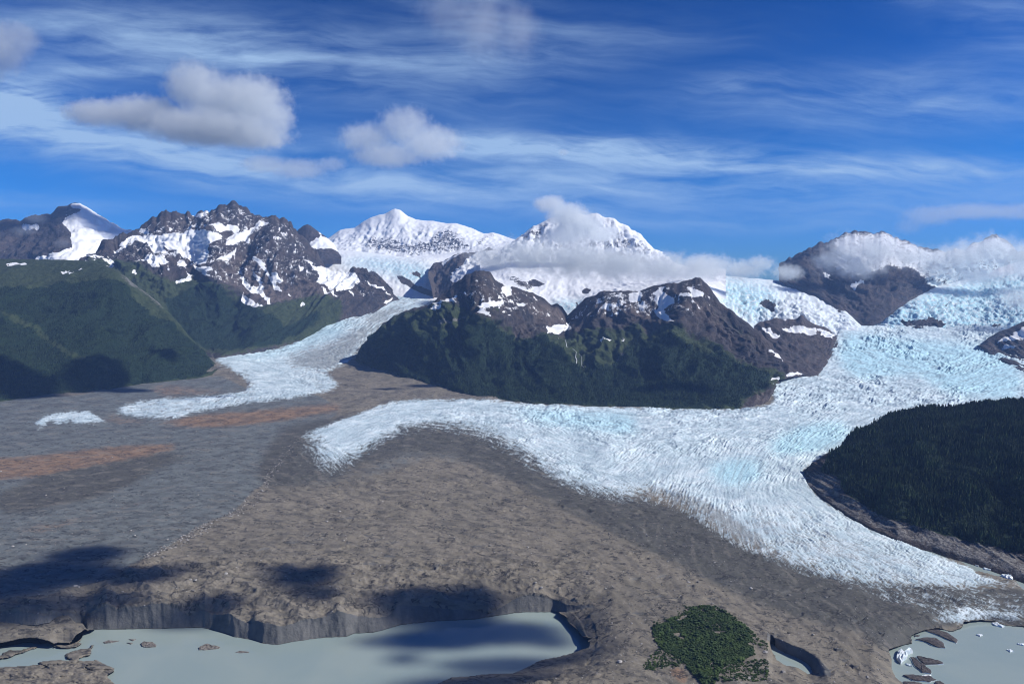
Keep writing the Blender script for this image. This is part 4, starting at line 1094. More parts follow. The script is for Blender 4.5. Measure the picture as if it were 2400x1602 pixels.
J_ = loft('mountain', 'central mountain with two dark shoulders and forest down to the glacier', 831, 1890,
          [(pts(2, "380,1226 420,1264 560,1292 790,1362 900,1392 1100,1452 1300,1494 1600,1524 2100,1544 2323,1549") + pts(3, "300,1402 500,1408 620,1403 740,1384 795,1345 802,1300 830,1240 870,1234 910,1198 1020,1198"), 'G'),
           ([(831, 843), (850, 840), (900, 842), (1000, 860), (1100, 875), (1200, 885), (1300, 890), (1400, 892), (1500, 892), (1600, 895), (1700, 900), (1775, 905), (1806, 890), (1890, 879)], [(831, 8350), (900, 8000), (1000, 7200), (1060, 7000), (1120, 6850), (1180, 6750), (1250, 6750), (1300, 6450), (1360, 6600), (1450, 6400), (1520, 6500), (1600, 6250), (1700, 6350), (1780, 6500), (1810, 6900), (1890, 7250)]),
           ([(831, 842.5), (850, 830), (900, 805), (1000, 780), (1100, 780), (1150, 775), (1200, 800), (1300, 812), (1400, 822), (1500, 810), (1600, 810), (1700, 820), (1790, 850), (1806, 860), (1890, 878.5)], [(831, 8370), (900, 8150), (1000, 7650), (1080, 7650), (1130, 7300), (1200, 7650), (1250, 7300), (1310, 7300), (1360, 7500), (1430, 7250), (1500, 7400), (1580, 6900), (1650, 7000), (1700, 7100), (1790, 7050), (1890, 7280)]),
           ([(831, 842), (850, 822), (900, 772), (1000, 730), (1060, 712), (1130, 705), (1200, 745), (1290, 775), (1330, 782), (1400, 765), (1500, 750), (1600, 745), (1660, 750), (1700, 780), (1790, 832), (1890, 878)], [(831, 8390), (900, 8300), (1000, 8150), (1060, 8000), (1130, 7750), (1170, 8000), (1220, 8150), (1290, 8150), (1330, 8500), (1400, 8100), (1500, 8000), (1560, 7900), (1600, 7450), (1660, 7700), (1700, 7500), (1790, 7200), (1890, 7300)]),
           (pts(2, "380,1222 430,1130 520,1050 570,990 640,935 770,880 900,850 970,790 1030,740 1080,700 1140,650 1200,628 1260,620 1300,640 1340,685 1400,722 1450,728 1560,762 1650,800 1720,852 1760,850 1790,868 1812,905 1830,938 1855,905 1890,868 1950,812 2050,766 2200,756 2323,766") + pts(3, "60,655 150,642 280,622 340,602 365,604 420,662 500,760 560,800 620,850 680,900 740,940 800,1002 850,1082 900,1152 1010,1197"), [(831, 8400), (900, 8450), (1130, 8500), (1330, 9000), (1400, 8800), (1500, 8600), (1630, 8400), (1700, 7900), (1790, 7500), (1890, 7350)])],
          gully=(120, 360), rough=(24, 80), masks=dict(snow=snowJ, veg=vegJ, forest=forJ, brown=brJ, scree=raster(polys(2, "930,970 1060,960 1180,910 1170,925 1080,985 960,1010|1550,960 1600,1000 1640,1050 1600,1040|1130,860 1180,900 1210,940 1190,940|2120,1240 2200,1180 2250,1130 2230,1190 2150,1240|1480,880 1540,910 1520,915"), 3) * 0.7), seed=300, crest_jag=6.0)

# rock step and icefalls on the right
loft('icefall', 'pale blue icefall dropping between the central and right mountains', 1615, 2020,
     [([(1615, 700), (1700, 770), (1780, 790), (1850, 780), (1920, 785), (1980, 785), (2020, 785)], [(1615, 9300), (1800, 9350), (2020, 9300)]), ([(1615, 680), (1700, 735), (1780, 755), (1850, 745), (1900, 748), (1960, 762), (2020, 770)], [(1615, 9900), (1800, 9700), (2020, 9500)]),
      ([(1615, 660), (1700, 690), (1800, 705), (1880, 715), (1960, 745), (2020, 765)], [(1615, 10700), (1850, 10500), (1960, 10000), (2020, 9600)]),
      ([(1615, 640), (1640, 646), (1700, 646), (1800, 655), (1870, 665), (1925, 690), (1975, 722), (2020, 764)], [(1615, 12000), (1870, 12000), (1975, 10500), (2020, 9700)])],
     gully=(60, 150), rough=(30, 50), masks=dict(snow=1.0 - np.maximum(raster(polys(3, "720,760 760,742 820,750 832,775 820,810 770,800"), 2), 0.42 * raster(polys(3, "1040,730 1100,740 1130,780 1080,790|1000,820 1080,850 1200,860 1180,890 1050,880"), 6)), blue=0.25 + 0.75 * raster(polys(3, "380,600 700,640 850,700 800,800 700,870 560,780"), 14)), seed=330, crest_jag=2, back=(500, 200), nmin=14)
snowK = raster(polys(3, "865,912 960,893 1085,915 1062,957 1000,937 880,932|1085,913 1195,950 1172,972 1110,967|738,908 800,913 812,940 865,950 830,977 780,947|870,855 905,850 890,870|1195,955 1213,985 1205,1000|1020,930 1070,960 1050,955"), 1.5)
loft('mountain', 'dark rock step streaked with snow under the icefall', 1768, 1967,
     [([(1768, 800), (1780, 830), (1800, 870), (1850, 880), (1888, 882), (1918, 879), (1940, 850), (1955, 820), (1967, 802)], 'G'), ([(1768, 790), (1800, 810), (1850, 830), (1900, 830), (1940, 815), (1967, 801)], [(1768, 8600), (1850, 8000), (1900, 8100), (1967, 8900)]),
      ([(1768, 775), (1800, 775), (1850, 790), (1900, 788), (1940, 790), (1967, 800)], [(1768, 8900), (1850, 8600), (1967, 9000)]),
      (pts(3, "690,900 720,884 760,862 840,850 900,855 960,850 990,832 1050,880 1150,910 1200,958 1225,1000"), [(1768, 9300), (1967, 9100)])],
     gully=(60, 160), rough=(16, 60), masks=dict(snow=snowK, brown=0.5), seed=350)
snowO = raster(polys(3, "1060,402 1160,372 1270,318 1490,312 1800,430 2180,330 2349,440 2800,440 2800,680 2349,690 1780,690 1740,640 1700,622 1620,572 1500,555 1400,600 1300,612 1180,572 1165,520 1210,430"), 7) * 0.54
snowO = np.maximum(snowO, raster(polys(3, "1108,580 1175,590 1150,622 1120,615|1285,660 1300,640 1360,612 1372,632 1310,682|1500,705 1545,705 1540,715|1270,705 1290,705 1285,715|1330,700 1345,695"), 1.5))
snowO = np.clip(snowO - 0.5 * raster(polys(3, "1500,560 1620,565 1690,610 1690,640 1560,620") + polys(3, "2250,440 2349,440 2349,520 2280,500") + polys(3, "960,450 1160,375 1180,420 1100,500 900,520"), 5), 0, 1)
loft('mountain', 'right mountain with a snowy ridge in cloud and dark cliffs below', 1826, 2560,
     [([(1826, 650), (1868, 672), (1925, 698), (1968, 735), (1985, 765), (2010, 764), (2035, 757), (2075, 742), (2113, 720), (2150, 697), (2180, 690), (2300, 690), (2560, 660)], [(1826, 11800), (1925, 10900), (1975, 10100), (2050, 9900), (2113, 10600), (2180, 11700), (2300, 13000), (2560, 14200)]),
      ([(1826, 640), (1880, 640), (1930, 655), (1985, 680), (2050, 680), (2113, 670), (2180, 665), (2300, 660), (2560, 640)], [(1826, 12400), (1900, 11800), (1930, 12000), (1985, 11000), (2050, 10900), (2113, 11300), (2180, 12200), (2560, 14300)]),
      ([(1826, 628), (1880, 605), (1930, 615), (1985, 635), (2060, 640), (2120, 645), (2180, 640), (2300, 620), (2560, 600)], [(1826, 13000), (1880, 12800), (1930, 12700), (1985, 12000), (2060, 11600), (2120, 12000), (2300, 13500), (2560, 14400)]),
      (pts(3, "820,530 880,500 960,460 1060,410 1160,375 1270,325 1330,322 1420,325 1490,320 1560,355 1620,375 1700,410 1800,432 1900,440 2000,420 2100,370 2180,335 2230,370 2300,430 2349,445 2500,420 2800,440"), [(1826, 13500), (2050, 14500), (2560, 15000)])],
     gully=(130, 380), rough=(36, 90), masks=dict(snow=snowO, brown=0.3, blue=raster(polys(3, "1700,480 2349,480 2349,690 1780,690"), 15) * 0.5), seed=370, crest_jag=13)
rockP = np.maximum(raster(polys(3, "1570,880 1640,865 1740,868 1760,845 1830,855 1862,900 1840,920 1750,928 1650,915|2145,930 2170,890 2215,885 2200,910|1840,790 1880,755 1870,785"), 2), 0.4 * raster(polys(3, "1760,800 1830,760 1900,800 1860,860 1760,850|2000,700 2150,650 2100,700"), 6))
rockP = np.maximum(rockP, 0.0)
loft('icefall', 'huge broken blue icefall at the right edge under the clouds', 2036, 2560,
     [([(2036, 806), (2100, 806), (2200, 808), (2300, 812), (2400, 800), (2560, 790)], 9050), ([(2036, 786), (2100, 782), (2200, 780), (2300, 780), (2400, 765), (2560, 750)], [(2036, 9500), (2300, 9600), (2560, 9700)]),
      ([(2036, 782), (2075, 760), (2150, 745), (2200, 740), (2300, 735), (2400, 715), (2560, 700)], [(2036, 9700), (2150, 10000), (2300, 10500), (2560, 10700)]),
      ([(2036, 780), (2075, 752), (2113, 725), (2150, 708), (2200, 700), (2300, 690), (2400, 670), (2560, 650)], [(2036, 9800), (2113, 10400), (2200, 11200), (2300, 11700), (2560, 12000)]),
      ([(2036, 778), (2075, 746), (2113, 717), (2151, 693), (2182, 678), (2228, 664), (2305, 642), (2362, 620), (2400, 610), (2560, 590)], [(2036, 9900), (2113, 10650), (2182, 11800), (2300, 13000), (2560, 14000)])],
     gully=(66, 150), rough=(32, 48), masks=dict(snow=1.0 - rockP, blue=raster(polys(3, "1460,840 1700,700 2100,600 2600,560 2600,900 2000,1000 1500,950"), 10)), seed=390, crest_jag=3, back=(500, 200), nmin=12)
snowQ = np.maximum(raster(polys(3, "2100,1010 2200,985 2290,935 2349,900 2500,850 2500,960 2349,980 2260,1000 2150,1005|2100,1025 2200,1030 2240,1015 2330,1020 2300,1035 2150,1040|2260,1100 2295,1098 2290,1112"), 2) * 0.62, 0)
loft('mountain', 'dark rock knoll with snow patches at the right edge of the icefield', 2292, 2560,
     [(pts(3, "2060,1016 2080,1020 2100,1048 2200,1102 2300,1152 2349,1180 2800,1340"), 'G'), (pts(3, "2060,1015 2080,1017 2130,1030 2200,1060 2300,1080 2349,1090 2800,1150"), [(2292, 8700), (2400, 8200), (2560, 7600)]),
      (pts(3, "2060,1014 2080,1012 2130,970 2200,930 2260,910 2300,890 2349,868 2500,840 2800,800"), [(2292, 9000), (2560, 9000)])],
     gully=(50, 180), rough=(16, 60), masks=dict(snow=snowQ, brown=0.2), seed=410, crest_jag=2)

# right foreground hill
forR = raster([pts(11, "420,480 470,440 520,400 560,360 700,300 780,250 880,230 960,200 1100,190 1200,195 1300,175 1400,170 1530,150 1700,140 1800,120 1875,115 2400,110 2400,1500 1875,1360 1760,1340 1640,1310 1500,1290 1400,1250 1200,1200 1000,1150 850,1100 700,1050 560,950 480,900 440,820 400,740 300,730 250,690")], 4)
brR = raster([pts(11, "100,700 250,690 400,740 480,900 560,950 850,1100 1400,1250 1875,1360 2400,1500 2400,1800 1875,1560 1400,1400 900,1250 500,1080 150,820")], 5)
R_ = loft('hill', 'steep dark hill covered with conifers at the right edge', 1886, 2560,
          [(pts(11, "100,706 130,740 150,810 300,950 450,1050 600,1130 760,1200 860,1240 1000,1275 1140,1302 1260,1347 1400,1382 1560,1432 1700,1482 1875,1547 2420,1720"), 'G'),
           ([(1886, 1107.6), (1930, 1140), (2000, 1190), (2050, 1215), (2100, 1235), (2200, 1262), (2300, 1285), (2400, 1318), (2560, 1370)], [(1886, 3710), (1930, 3420), (2000, 3080), (2100, 2850), (2200, 2720), (2300, 2620), (2400, 2490), (2560, 2320)]),
           ([(1886, 1107.3), (1930, 1100), (2000, 1120), (2100, 1150), (2200, 1165), (2300, 1180), (2400, 1190), (2560, 1220)], [(1886, 3715), (1930, 3600), (2000, 3350), (2060, 3200), (2100, 3060), (2150, 3090), (2200, 3010), (2260, 2880), (2330, 2920), (2400, 2780), (2560, 2600)]),
           ([(1886, 1107), (1930, 1070), (2000, 1055), (2100, 1050), (2200, 1050), (2300, 1050), (2400, 1050), (2560, 1070)], [(1886, 3720), (1930, 3720), (2000, 3700), (2100, 3600), (2160, 3480), (2230, 3580), (2300, 3420), (2400, 3300), (2560, 3150)]),
           ([(1886, 1106), (1905, 1088), (1930, 1068), (1975, 1045), (1990, 1028), (2010, 1008), (2060, 990), (2100, 974), (2150, 962), (2200, 962), (2300, 954), (2350, 946), (2400, 943), (2560, 935)], [(1886, 3725), (1930, 3760), (2000, 3950), (2150, 4150), (2400, 4050), (2560, 3900)])],
          gully=(40, 240), rough=(6, 40), masks=dict(forest=forR, veg=forR, brown=brR * 0.4, scree=brR * 0.6), seed=430, crest_jag=0.6, back=(700, 200))

# ------------------------------------------------------------------ lit by air: haze
hm = bpy.data.materials.new('clear_air')
hm.use_nodes = True
ht = NT(hm.node_tree); ht.n.clear()
ho = ht.node('ShaderNodeOutputMaterial'); hv = ht.node('ShaderNodeVolumePrincipled')
hv.inputs['Color'].default_value = (0.32, 0.54, 1.0, 1)
hv.inputs['Density'].default_value = 1.7e-5
hv.inputs['Anisotropy'].default_value = 0.0
ht.l.new(hv.outputs[0], ho.inputs['Volume'])


def box_mesh(name, lo, hi, mat):
    v = [(x, y, z) for x in (lo[0], hi[0]) for y in (lo[1], hi[1]) for z in (lo[2], hi[2])]
    f = [(0, 1, 3, 2), (4, 6, 7, 5), (0, 4, 5, 1), (2, 3, 7, 6), (0, 2, 6, 4), (1, 5, 7, 3)]
    me = bpy.data.meshes.new(name); me.from_pydata(v, [], f); me.materials.append(mat); me.update()
    ob = bpy.data.objects.new(name, me); COL.objects.link(ob)
    return ob


hz = box_mesh('haze', (-16500, -300, -150), (16500, 22500, 3000), hm)
tag(hz, 'thin blue haze filling the valley air', kind='stuff')

# ------------------------------------------------------------------ trees
def conifer_bm(nlayers=4, seg=7, seed=0):
    rg = random.Random(seed)
    v, f = [], []
    for L in range(nlayers):
        z0 = 0.10 + 0.78 * L / nlayers; z1 = min(1.0, z0 + 0.42)
        rr = 0.19 * (1 - L / (nlayers + 0.4)) + 0.02
        b0 = len(v)
        for s in range(seg * 2):
            a = 2 * math.pi * s / (seg * 2) + L * 0.5
            q = rr * (1.0 if s % 2 == 0 else 0.62) * rg.uniform(0.8, 1.15)
            v.append((q * math.cos(a), q * math.sin(a), z0 + rg.uniform(-0.03, 0.02) - (0.03 if s % 2 == 0 else 0)))
        v.append((rg.uniform(-0.01, 0.01), rg.uniform(-0.01, 0.01), z1))
        t_ = len(v) - 1
        for s in range(seg * 2):
            f.append((b0 + s, b0 + (s + 1) % (seg * 2), t_))
    return v, f


def mesh_obj(name, v, f, mat, link=True):
    me = bpy.data.meshes.new(name); me.from_pydata(v, [], f); me.materials.append(mat); me.update()
    ob = bpy.data.objects.new(name, me)
    if link:
        COL.objects.link(ob)
    return ob


def trunk_mesh(seg=6):
    v, f = [], []
    for z, r in ((-0.06, 0.022), (0.35, 0.014), (0.8, 0.004)):
        for s in range(seg):
            a = 2 * math.pi * s / seg
            v.append((r * math.cos(a), r * math.sin(a), z))
    for l in range(2):
        for s in range(seg):
            f.append((l * seg + s, l * seg + (s + 1) % seg, (l + 1) * seg + (s + 1) % seg, (l + 1) * seg + s))
    return v, f


crown_v, crown_f = conifer_bm(4, 6, 3)
proto_far = mesh_obj('conifer', *conifer_bm(2, 3, 5), M_CONIFER, link=False)


def shrub_mesh(seed=1):
    rg = random.Random(seed)
    v, f = [], []
    for b_ in range(4):
        c = (rg.uniform(-.35, .35), rg.uniform(-.35, .35), rg.uniform(.2, .65)); r_ = rg.uniform(.28, .48)
        b0 = len(v)
        ico = [(0, 0, 1), (.89, 0, .45), (.28, .85, .45), (-.72, .53, .45), (-.72, -.53, .45), (.28, -.85, .45), (.72, .53, -.45), (-.28, .85, -.45), (-.89, 0, -.45), (-.28, -.85, -.45), (.72, -.53, -.45), (0, 0, -1)]
        for p in ico:
            k = r_ * rg.uniform(.75, 1.25)
            v.append((c[0] + p[0] * k, c[1] + p[1] * k, c[2] + p[2] * k))
        for t_ in ((0, 1, 2), (0, 2, 3), (0, 3, 4), (0, 4, 5), (0, 5, 1), (1, 6, 2), (2, 7, 3), (3, 8, 4), (4, 9, 5), (5, 10, 1), (6, 7, 2), (7, 8, 3), (8, 9, 4), (9, 10, 5), (10, 6, 1), (11, 7, 6), (11, 8, 7), (11, 9, 8), (11, 10, 9), (11, 6, 10)):
            f.append(tuple(b0 + q for q in t_))
    return v, f


def rock_mesh(seed=2):
    rg = random.Random(seed)
    v = []
    for z, r_, n_ in ((-.3, .8, 6), (.25, 1.0, 6), (.65, .55, 6)):
        for s in range(n_):
            a = 2 * math.pi * s / n_
            k = r_ * rg.uniform(.7, 1.2)
            v.append((k * math.cos(a), k * math.sin(a) * .8, z * rg.uniform(.8, 1.2)))
    f = []
    for l in range(2):
        for s in range(6):
            f.append((l * 6 + s, l * 6 + (s + 1) % 6, (l + 1) * 6 + (s + 1) % 6, (l + 1) * 6 + s))
    f.append(tuple(range(12, 18)))
    return v, f


def scatter(name, points, scales, proto, label, aspect=(1, 1)):
    """One stuff object whose points carry instances of proto."""
    me = bpy.data.meshes.new(name)
    n = len(points)
    me.vertices.add(n)
    me.vertices.foreach_set('co', points.astype(np.float32).ravel())
    a = me.attributes.new('size', 'FLOAT', 'POINT'); a.data.foreach_set('value', scales.astype(np.float32))
    rot = me.attributes.new('turn', 'FLOAT', 'POINT'); rot.data.foreach_set('value', (rng.uniform(0, 6.28, n)).astype(np.float32))
    wd = me.attributes.new('wide', 'FLOAT', 'POINT'); wd.data.foreach_set('value', (scales * rng.uniform(aspect[0], aspect[1], n)).astype(np.float32))
    ob = bpy.data.objects.new(name, me); COL.objects.link(ob)
    ng = bpy.data.node_groups.new(name, 'GeometryNodeTree')
    ng.interface.new_socket('Geometry', in_out='INPUT', socket_type='NodeSocketGeometry')
    ng.interface.new_socket('Geometry', in_out='OUTPUT', socket_type='NodeSocketGeometry')
    N = ng.nodes; Lk = ng.links
    gi = N.new('NodeGroupInput'); go = N.new('NodeGroupOutput')
    ip = N.new('GeometryNodeInstanceOnPoints'); oi = N.new('GeometryNodeObjectInfo')
    oi.inputs['Object'].default_value = proto
    oi.inputs['As Instance'].default_value = True

    def at(nm):
        q = N.new('GeometryNodeInputNamedAttribute'); q.data_type = 'FLOAT'; q.inputs['Name'].default_value = nm
        return q.outputs['Attribute']
    cs = N.new('ShaderNodeCombineXYZ'); w_ = at('wide')
    Lk.new(w_, cs.inputs[0]); Lk.new(w_, cs.inputs[1]); Lk.new(at('size'), cs.inputs[2])
    cr = N.new('ShaderNodeCombineXYZ'); Lk.new(at('turn'), cr.inputs[2])
    Lk.new(gi.outputs[0], ip.inputs['Points']); Lk.new(oi.outputs['Geometry'], ip.inputs['Instance'])
    Lk.new(cr.outputs[0], ip.inputs['Rotation']); Lk.new(cs.outputs[0], ip.inputs['Scale'])
    Lk.new(ip.outputs[0], go.inputs[0])
    md = ob.modifiers.new('scatter', 'NODES'); md.node_group = ng
    tag(ob, label, kind='stuff')
    return ob


def sample_surface(G, key, thr, spacing, nmax, jitter=0.6):
    """Random points on a loft where its mask is above thr."""
    V = G['V']; m_ = G['attrs'][key]
    keepr = G['t'] < G['ncrest'] + 0.6
    A = np.linalg.norm(np.cross(V[1:, :-1] - V[:-1, :-1], V[:-1, 1:] - V[:-1, :-1]), axis=2)
    nz = grid_normals(V)[:-1, :-1, 2]
    A = A * np.clip(nz, 0.15, 1)
    ok = (m_[:-1, :-1] > 0.05) & keepr[:-1, None]
    pr = np.where(ok, A, 0).ravel()
    n = min(nmax, int(pr.sum() / spacing ** 2))
    c = rng.choice(pr.size, n, p=pr / pr.sum())
    i, j = np.unravel_index(c, A.shape)
    u = rng.random(n)[:, None]; w = rng.random(n)[:, None]
    pt = V[i, j] * (1 - u) * (1 - w) + V[i + 1, j] * u * (1 - w) + V[i, j + 1] * (1 - u) * w + V[i + 1, j + 1] * u * w
    mv = m_[i, j] + 0.55 * fbm(pt[:, 0] / 90, (pt[:, 1] + pt[:, 2]) / 90, 4, 5)
    k = mv > thr
    return pt[k], mv[k]


for G, sp_, lab, nm in ((J_, 13, 'conifer forest on the lower slopes of the central mountain', 60000), (D_, 13, 'conifer forest on the left foreground hill', 60000), (B_, 15, 'conifer forest along the foot of the large left mountain', 26000)):
    pt, mv = sample_surface(G, 'forest', 0.5, sp_, nm)
    pt[:, 2] -= 1.0
    scatter('forest', pt, rng.uniform(13, 27, len(pt)) * np.clip(mv * 1.1, .55, 1), proto_far, lab, (0.85, 1.25))
ptR, mvR = sample_surface(R_, 'forest', 0.5, 8.6, 52000)
prox = ptR[:, 1]
vis = (proj(ptR[:, 0], ptR[:, 1], ptR[:, 2])[0] < 2402)
hR = rng.uniform(11, 34, len(ptR)) * (0.55 + 0.65 * sstep(fbm(ptR[:, 0] / 160, (ptR[:, 1] + ptR[:, 2]) / 160, 4, 77), -0.4, 0.4)) * np.clip(mvR * 1.05, .4, 1.15)
app = np.where(vis, hR / prox, 0)
order = np.argsort(-app)
big = order[:300]; rest = np.ones(len(ptR), bool); rest[big] = False
proto_near = mesh_obj('conifer', *conifer_bm(3, 4, 8), M_CONIFER, link=False)
scatter('forest', ptR[rest] - np.array([0, 0, 1.0]), hR[rest], proto_near, 'dense dark conifer forest covering the right hill', (0.85, 1.3))
cm = bpy.data.meshes.new('crown'); cm.from_pydata(crown_v, [], crown_f); cm.materials.append(M_CONIFER); cm.update()
tv, tf = trunk_mesh()
tm = bpy.data.meshes.new('trunk'); tm.from_pydata(tv, [], tf); tm.materials.append(M_BARK); tm.update()
for q in big:
    e = bpy.data.objects.new('conifer_tree', None); COL.objects.link(e)
    e.location = ptR[q]; h = hR[q]
    w = h * random.uniform(0.85, 1.25)
    e.scale = (w, w, h); e.rotation_euler = (0, 0, random.uniform(0, 6.28))
    tag(e, 'tall dark conifer standing in the forest on the right hand hill', 'tree', 'tall conifers on the right hill')
    for me_, nm in ((cm, 'crown'), (tm, 'trunk')):
        c = bpy.data.objects.new(nm, me_); COL.objects.link(c); c.parent = e

# thicket and scrub on the valley floor
TH = raster([pts(10, "1265,1010 1330,1040 1400,1015 1450,975 1600,935 1660,890 1740,868 1850,885 1960,925 2050,965 2120,1030 2160,1090 2205,1160 2190,1230 2240,1290 2200,1300 2100,1330 2080,1370 1960,1390 1900,1420 1890,1500 1850,1566 1740,1570 1690,1480 1600,1420 1560,1330 1480,1310 1400,1270 1330,1200 1290,1100")], 2)
shr = mesh_obj('shrub', *shrub_mesh(4), M_SHRUB, link=False)


def ground_points(mask, n, thr=0.5):
    i0 = rng.integers(0, nr_ - 1, n * 4); j0 = rng.integers(0, nc_ - 1, n * 4)
    ok = samp(mask, px_g[i0, j0], py_g[i0, j0]) > thr
    i0, j0 = i0[ok][:n], j0[ok][:n]
    w = rng.random((len(i0), 1))
    u = rng.random((len(i0), 1))
    return VG[i0, j0] * (1 - w) * (1 - u) + VG[i0 + 1, j0] * w * (1 - u) + VG[i0, j0 + 1] * (1 - w) * u + VG[i0 + 1, j0 + 1] * w * u


pt = ground_points(blurred(TH, 9), 300000, 0.42)[:24000]
pt = pt[fbm(pt[:, 0] / 45, pt[:, 1] / 45, 4, 63) > -0.42]
scatter('thicket', pt, 1.6 + rng.gamma(2.0, 1.15, len(pt)) * (0.7 + 0.5 * sstep(fbm(pt[:, 0] / 40, pt[:, 1] / 40, 3, 9), -.3, .4)), shr, 'dark green shrub thicket on the moraine beside the lake', (0.9, 1.3))
SC = raster(polys(10, "1500,1200 1350,1250 1250,1330 1180,1450 1300,1450 1420,1420 1560,1400 1580,1340|1900,1420 2090,1370 2349,1330 2349,1520 1880,1560|1500,920 1560,870 1640,860 1640,930 1540,960|2120,1030 2200,1190 2349,1270 2349,1210 2180,1060|1260,1000 1440,960 1400,1000 1300,1030"), 3)
pt = ground_points(SC, 60000, 0.5)[:1300]
scatter('scrub', pt, rng.uniform(1.5, 5.0, len(pt)), shr, 'scattered low scrub around the thicket', (0.9, 1.4))

# boulders
bol = mesh_obj('boulder', *rock_mesh(3), M_STONE, link=False)
BZ = raster(polys(0, "-150,1700 -150,1050 560,1000 700,1060 1100,1020 1500,1180 1900,1330 2150,1480 2100,1700"), 10)
pt = ground_points(BZ, 40000, 0.5)[:11000]
k = (pt[:, 2] > -14)
pt = pt[k]
sz = rng.pareto(3.0, len(pt)) * 0.8 + 0.9
scatter('rubble', pt, np.minimum(sz, 5.5), bol, 'scattered grey and pale boulders lying over the moraine', (0.9, 1.6))
RIDGE = raster(polys(4, "2130,380 2000,440 1900,540 1820,640 1780,740 1600,900 1350,1020 1150,1150 950,1230 960,1270 1250,1150 1500,1010 1750,880 1850,700 1950,560 2060,450"), 3)
pt = ground_points(RIDGE, 40000, 0.45)[:1600]
scatter('rubble', pt, rng.uniform(1.5, 4.2, len(pt)), bol, 'line of pale and dark boulders between the grey and the brown moraine', (0.9, 1.6))

# ------------------------------------------------------------------ icebergs and islets
def floe(name, poly, z, h, side, top, label, cat, group=None, seed=0, lumps=0.35):
    """Irregular block standing in the water: outline traced, walls, an uneven domed top."""
    rg = random.Random(seed)
    x, y, _ = PZ(np.array(poly)[:, 0], np.array(poly)[:, 1], z)
    # subdivide the outline and roughen it
    ox, oy = [], []
    n = len(x)
    for a in range(n):
        b_ = (a + 1) % n
        for k_ in range(3):
            f_ = k_ / 3
            ox.append(x[a] * (1 - f_) + x[b_] * f_); oy.append(y[a] * (1 - f_) + y[b_] * f_)
    ox, oy = np.array(ox), np.array(oy)
    cxm, cym = ox.mean(), oy.mean()
    rad = np.hypot(ox - cxm, oy - cym).mean()
    ox += np.array([rg.uniform(-1, 1) for _ in ox]) * rad * 0.05; oy += np.array([rg.uniform(-1, 1) for _ in oy]) * rad * 0.05
    n = len(ox)
    v, f = [], []
    rings = [(1.0, -3.0), (1.0, 0.35 * h), (0.93, 0.75 * h), (0.66, 1.0 * h), (0.33, 1.08 * h)]
    for s, zz in rings:
        for a in range(n):
            jit = rg.uniform(-lumps, lumps) * h if zz > 0.3 * h else 0
            v.append((cxm + (ox[a] - cxm) * s, cym + (oy[a] - cym) * s, z + zz + jit))
    v.append((cxm, cym, z + h * 1.1))
    mats = []
    for r_ in range(len(rings) - 1):
        for a in range(n):
            b_ = (a + 1) % n
            f.append((r_ * n + a, r_ * n + b_, (r_ + 1) * n + b_, (r_ + 1) * n + a)); mats.append(0 if r_ < 1 else 1)
    for a in range(n):
        f.append(((len(rings) - 1) * n + a, (len(rings) - 1) * n + (a + 1) % n, len(v) - 1)); mats.append(1)
    me = bpy.data.meshes.new(name); me.from_pydata(v, [], f)
    me.materials.append(side); me.materials.append(top)
    me.polygons.foreach_set('material_index', mats)
    me.update()
    ob = bpy.data.objects.new(name, me); COL.objects.link(ob)
    ob.data.validate()
    tag(ob, label, cat, group)
    return ob


G_ICE = 'icebergs in the right hand lake'
BERGS = [
    ("1430,1075 1560,1070 1650,1100 1740,1165 1730,1195 1640,1160 1520,1110", 4, 'd', 'long dirt covered floe reaching out from the shore with a white tip'),
    ("1350,1165 1420,1145 1530,1145 1600,1180 1625,1240 1540,1230 1430,1180", 5, 'd', 'lens shaped dark floe with a white lower rim'),
    ("1170,1330 1210,1265 1260,1290 1310,1262 1330,1285 1280,1300 1270,1340 1220,1385", 11, 'w', 'tall jagged white iceberg with a dark left side'),
    ("1305,1325 1345,1330 1390,1370 1445,1395 1440,1420 1500,1450 1495,1475 1420,1465 1350,1410", 5, 'd', 'bent dark floe right of the jagged white iceberg'),
    ("1365,1320 1420,1330 1500,1345 1600,1370 1615,1388 1430,1395 1380,1350", 6, 'd', 'wedge shaped dark floe with a straight white lower edge'),
    ("1230,1490 1300,1485 1400,1500 1480,1500 1550,1535 1480,1550 1330,1540", 5, 'd', 'flat dark floe near the bottom edge of the picture'),
    ("1240,1548 1350,1552 1420,1570 1300,1590 1240,1575", 4, 'd', 'dark floe cut off by the bottom edge below the flat one'),
    ("1910,1115 1940,1110 1972,1120 1945,1132", 3, 'w', 'small white ice block alone in open water below the calving front'),
    ("2190,1255 2230,1253 2255,1272 2220,1275", 3, 'w', 'small white floe in the open water, lowest of the right hand bits'),
    ("2285,1195 2349,1200 2345,1217 2300,1207", 3, 'w', 'white floe at the right edge of the lake'),
    ("2050,1012 2100,1005 2170,1040 2150,1050 2080,1033", 4, 'w', 'white slab just off the calving front'),
    ("1255,1385 1310,1390 1325,1408 1290,1402", 3, 'w', 'thin white sliver below the jagged iceberg'),
    ("1530,1550 1580,1543 1620,1570 1540,1575", 4, 'd', 'small dark lump at the bottom edge right of the flat floe'),
    ("2100,960 2200,955 2349,990 2349,1012 2200,1002 2120,982", 5, 'w', 'long white raft of broken ice in front of the glacier'),
    ("1340,1125 1390,1120 1395,1132 1350,1136", 3, 'd', 'tiny dark floe in the bay beside the shore'),
    ("1415,1485 1500,1483 1495,1495 1420,1495", 2, 'w', 'white strip of ice between the bent and the flat dark floes'),
]
for i, (q, h, c, lab) in enumerate(BERGS):
    floe('iceberg', pts(7, q), ZR, h, M_BERG, M_DIRT if c == 'd' else M_BERG, lab, 'iceberg', G_ICE, i, 0.2 if c == 'd' else 0.4)
